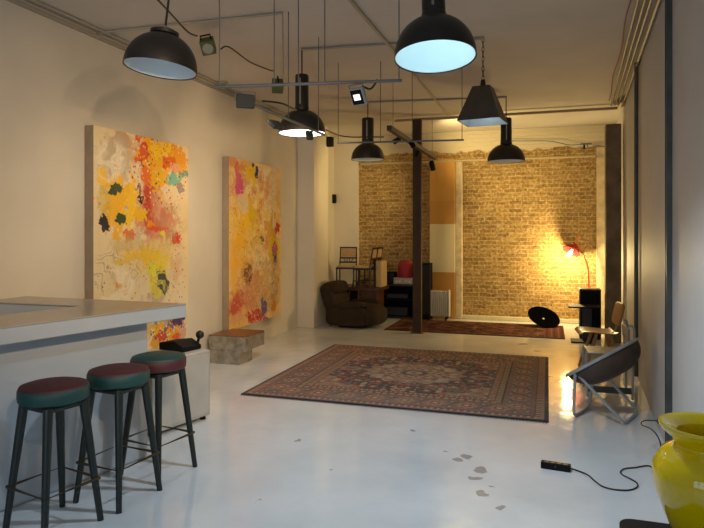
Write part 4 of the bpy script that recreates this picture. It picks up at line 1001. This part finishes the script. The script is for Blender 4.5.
Mi = Matrix.Translation((.05, 4.335, 0)) @ Matrix.Rotation(math.radians(-6), 4, 'Z'); Mi.invert()
MB().tube([Mi @ Vector(p) for p in pts], .0045, 6, 5).build('cord', M_cable, t)
MB().box(Mi @ Vector((xr(4.82)-.067, 4.82, .25)), (.04, .034, .034)).build('plug', M_blackm, t, bevel=.006)

# ------------------------------------------------------------------ LIGHT
def light(name, kind, loc, power, col, size=.05, aim=None, **k):
    d = bpy.data.lights.new(name, kind); d.energy = power; d.color = col
    if kind == 'AREA':
        d.shape = 'RECTANGLE'; d.size = size[0]; d.size_y = size[1]
    else: d.shadow_soft_size = size
    for a, b in k.items(): setattr(d, a, b)
    o = bpy.data.objects.new(name, d); COL.objects.link(o); o.location = loc
    if aim is not None: o.rotation_euler = (Vector(aim)-Vector(loc)).to_track_quat('-Z', 'Y').to_euler()
    return o
WARM = (1, .73, .43); WARM2 = (1, .755, .32)
light('window_daylight', 'AREA', (-1.64, YF-.25, 1.75), 60, (.66, .84, 1.0), (3.7, 2.5), (-1.64, 5, 1.2))
light('floor_lamp_bulb', 'POINT', LAMP, 95, WARM2, .05)
light('dome_bulb', 'POINT', (-.60, 3.47, ZR+.06), 1.15, (.55, .9, 1.0), .03)
light('dome_beam', 'SPOT', (-.60, 3.47, ZR+.03), 165, (.70, .86, 1.0), .06, (-.60, 3.47, 0), spot_size=math.radians(125), spot_blend=.8)
light('dome_bulb', 'POINT', (-2.37, 5.72, ZR+.05), 5, (.9, .97, 1.0), .03)
light('dome_beam', 'SPOT', (-2.37, 5.72, ZR+.03), 60, (.95, .95, .95), .06, (-2.37, 5.72, 0), spot_size=math.radians(100), spot_blend=.7)
light('pyramid_bulb', 'POINT', (-.59, 5.92, 2.70), .5, (.75, .92, 1.0), .03)
light('front_spot', 'SPOT', (0, .66, 2.56), 240, WARM, .035, (-4, 5.2, 1.4), spot_size=math.radians(56), spot_blend=.9)
light('front_spot', 'SPOT', (0, 1.13, 2.42), 115, WARM, .035, (-4, 5.0, 1.4), spot_size=math.radians(56), spot_blend=.9)
light('flood_beam', 'SPOT', f2 + Vector((-.06, .02, -.06)), 46, WARM, .05, (-4, 5.0, 1.3), spot_size=math.radians(105), spot_blend=.8)
light('flood_beam', 'SPOT', f1 + Vector((-.05, .07, -.02)), 40, WARM, .05, (-4, 7.0, 2.0), spot_size=math.radians(80), spot_blend=.9)
light('flood_beam', 'SPOT', f3 + Vector((-.06, .06, -.03)), 105, WARM, .05, (-4, 7.8, 1.7), spot_size=math.radians(100), spot_blend=.9)
light('back_fill_spot', 'SPOT', (-1.62, 9.75, 2.72), 105, WARM2, .05, (.4, 11.4, .9), spot_size=math.radians(100), spot_blend=.8)  # added fill light for the right brick, no spotlight head stands here
light('back_fill_spot', 'SPOT', (-1.62, 9.85, 2.80), 95, WARM2, .05, (-.5, 11.0, 3.5), spot_size=math.radians(130), spot_blend=.8)  # added upward fill for the far ceiling, without a fixture of its own
light('back_fill_spot', 'SPOT', (-1.90, 9.75, 2.72), 85, WARM2, .05, (-4, 10.9, 2.3), spot_size=math.radians(90), spot_blend=.8)  # added fill for the plaster in the left corner
w = bpy.data.worlds.new('world'); SC.world = w; w.use_nodes = True
w.node_tree.nodes['Background'].inputs['Color'].default_value = (.55, .7, 1, 1); w.node_tree.nodes['Background'].inputs['Strength'].default_value = .35
SC.view_settings.view_transform = 'Standard'; SC.view_settings.look = 'None'; SC.view_settings.gamma = 1.0; SC.view_settings.exposure = 0.0
SC.view_settings.use_curve_mapping = False
SC.cycles.use_denoising = True; SC.cycles.max_bounces = 8; SC.cycles.diffuse_bounces = 5; SC.cycles.sample_clamp_indirect = 4
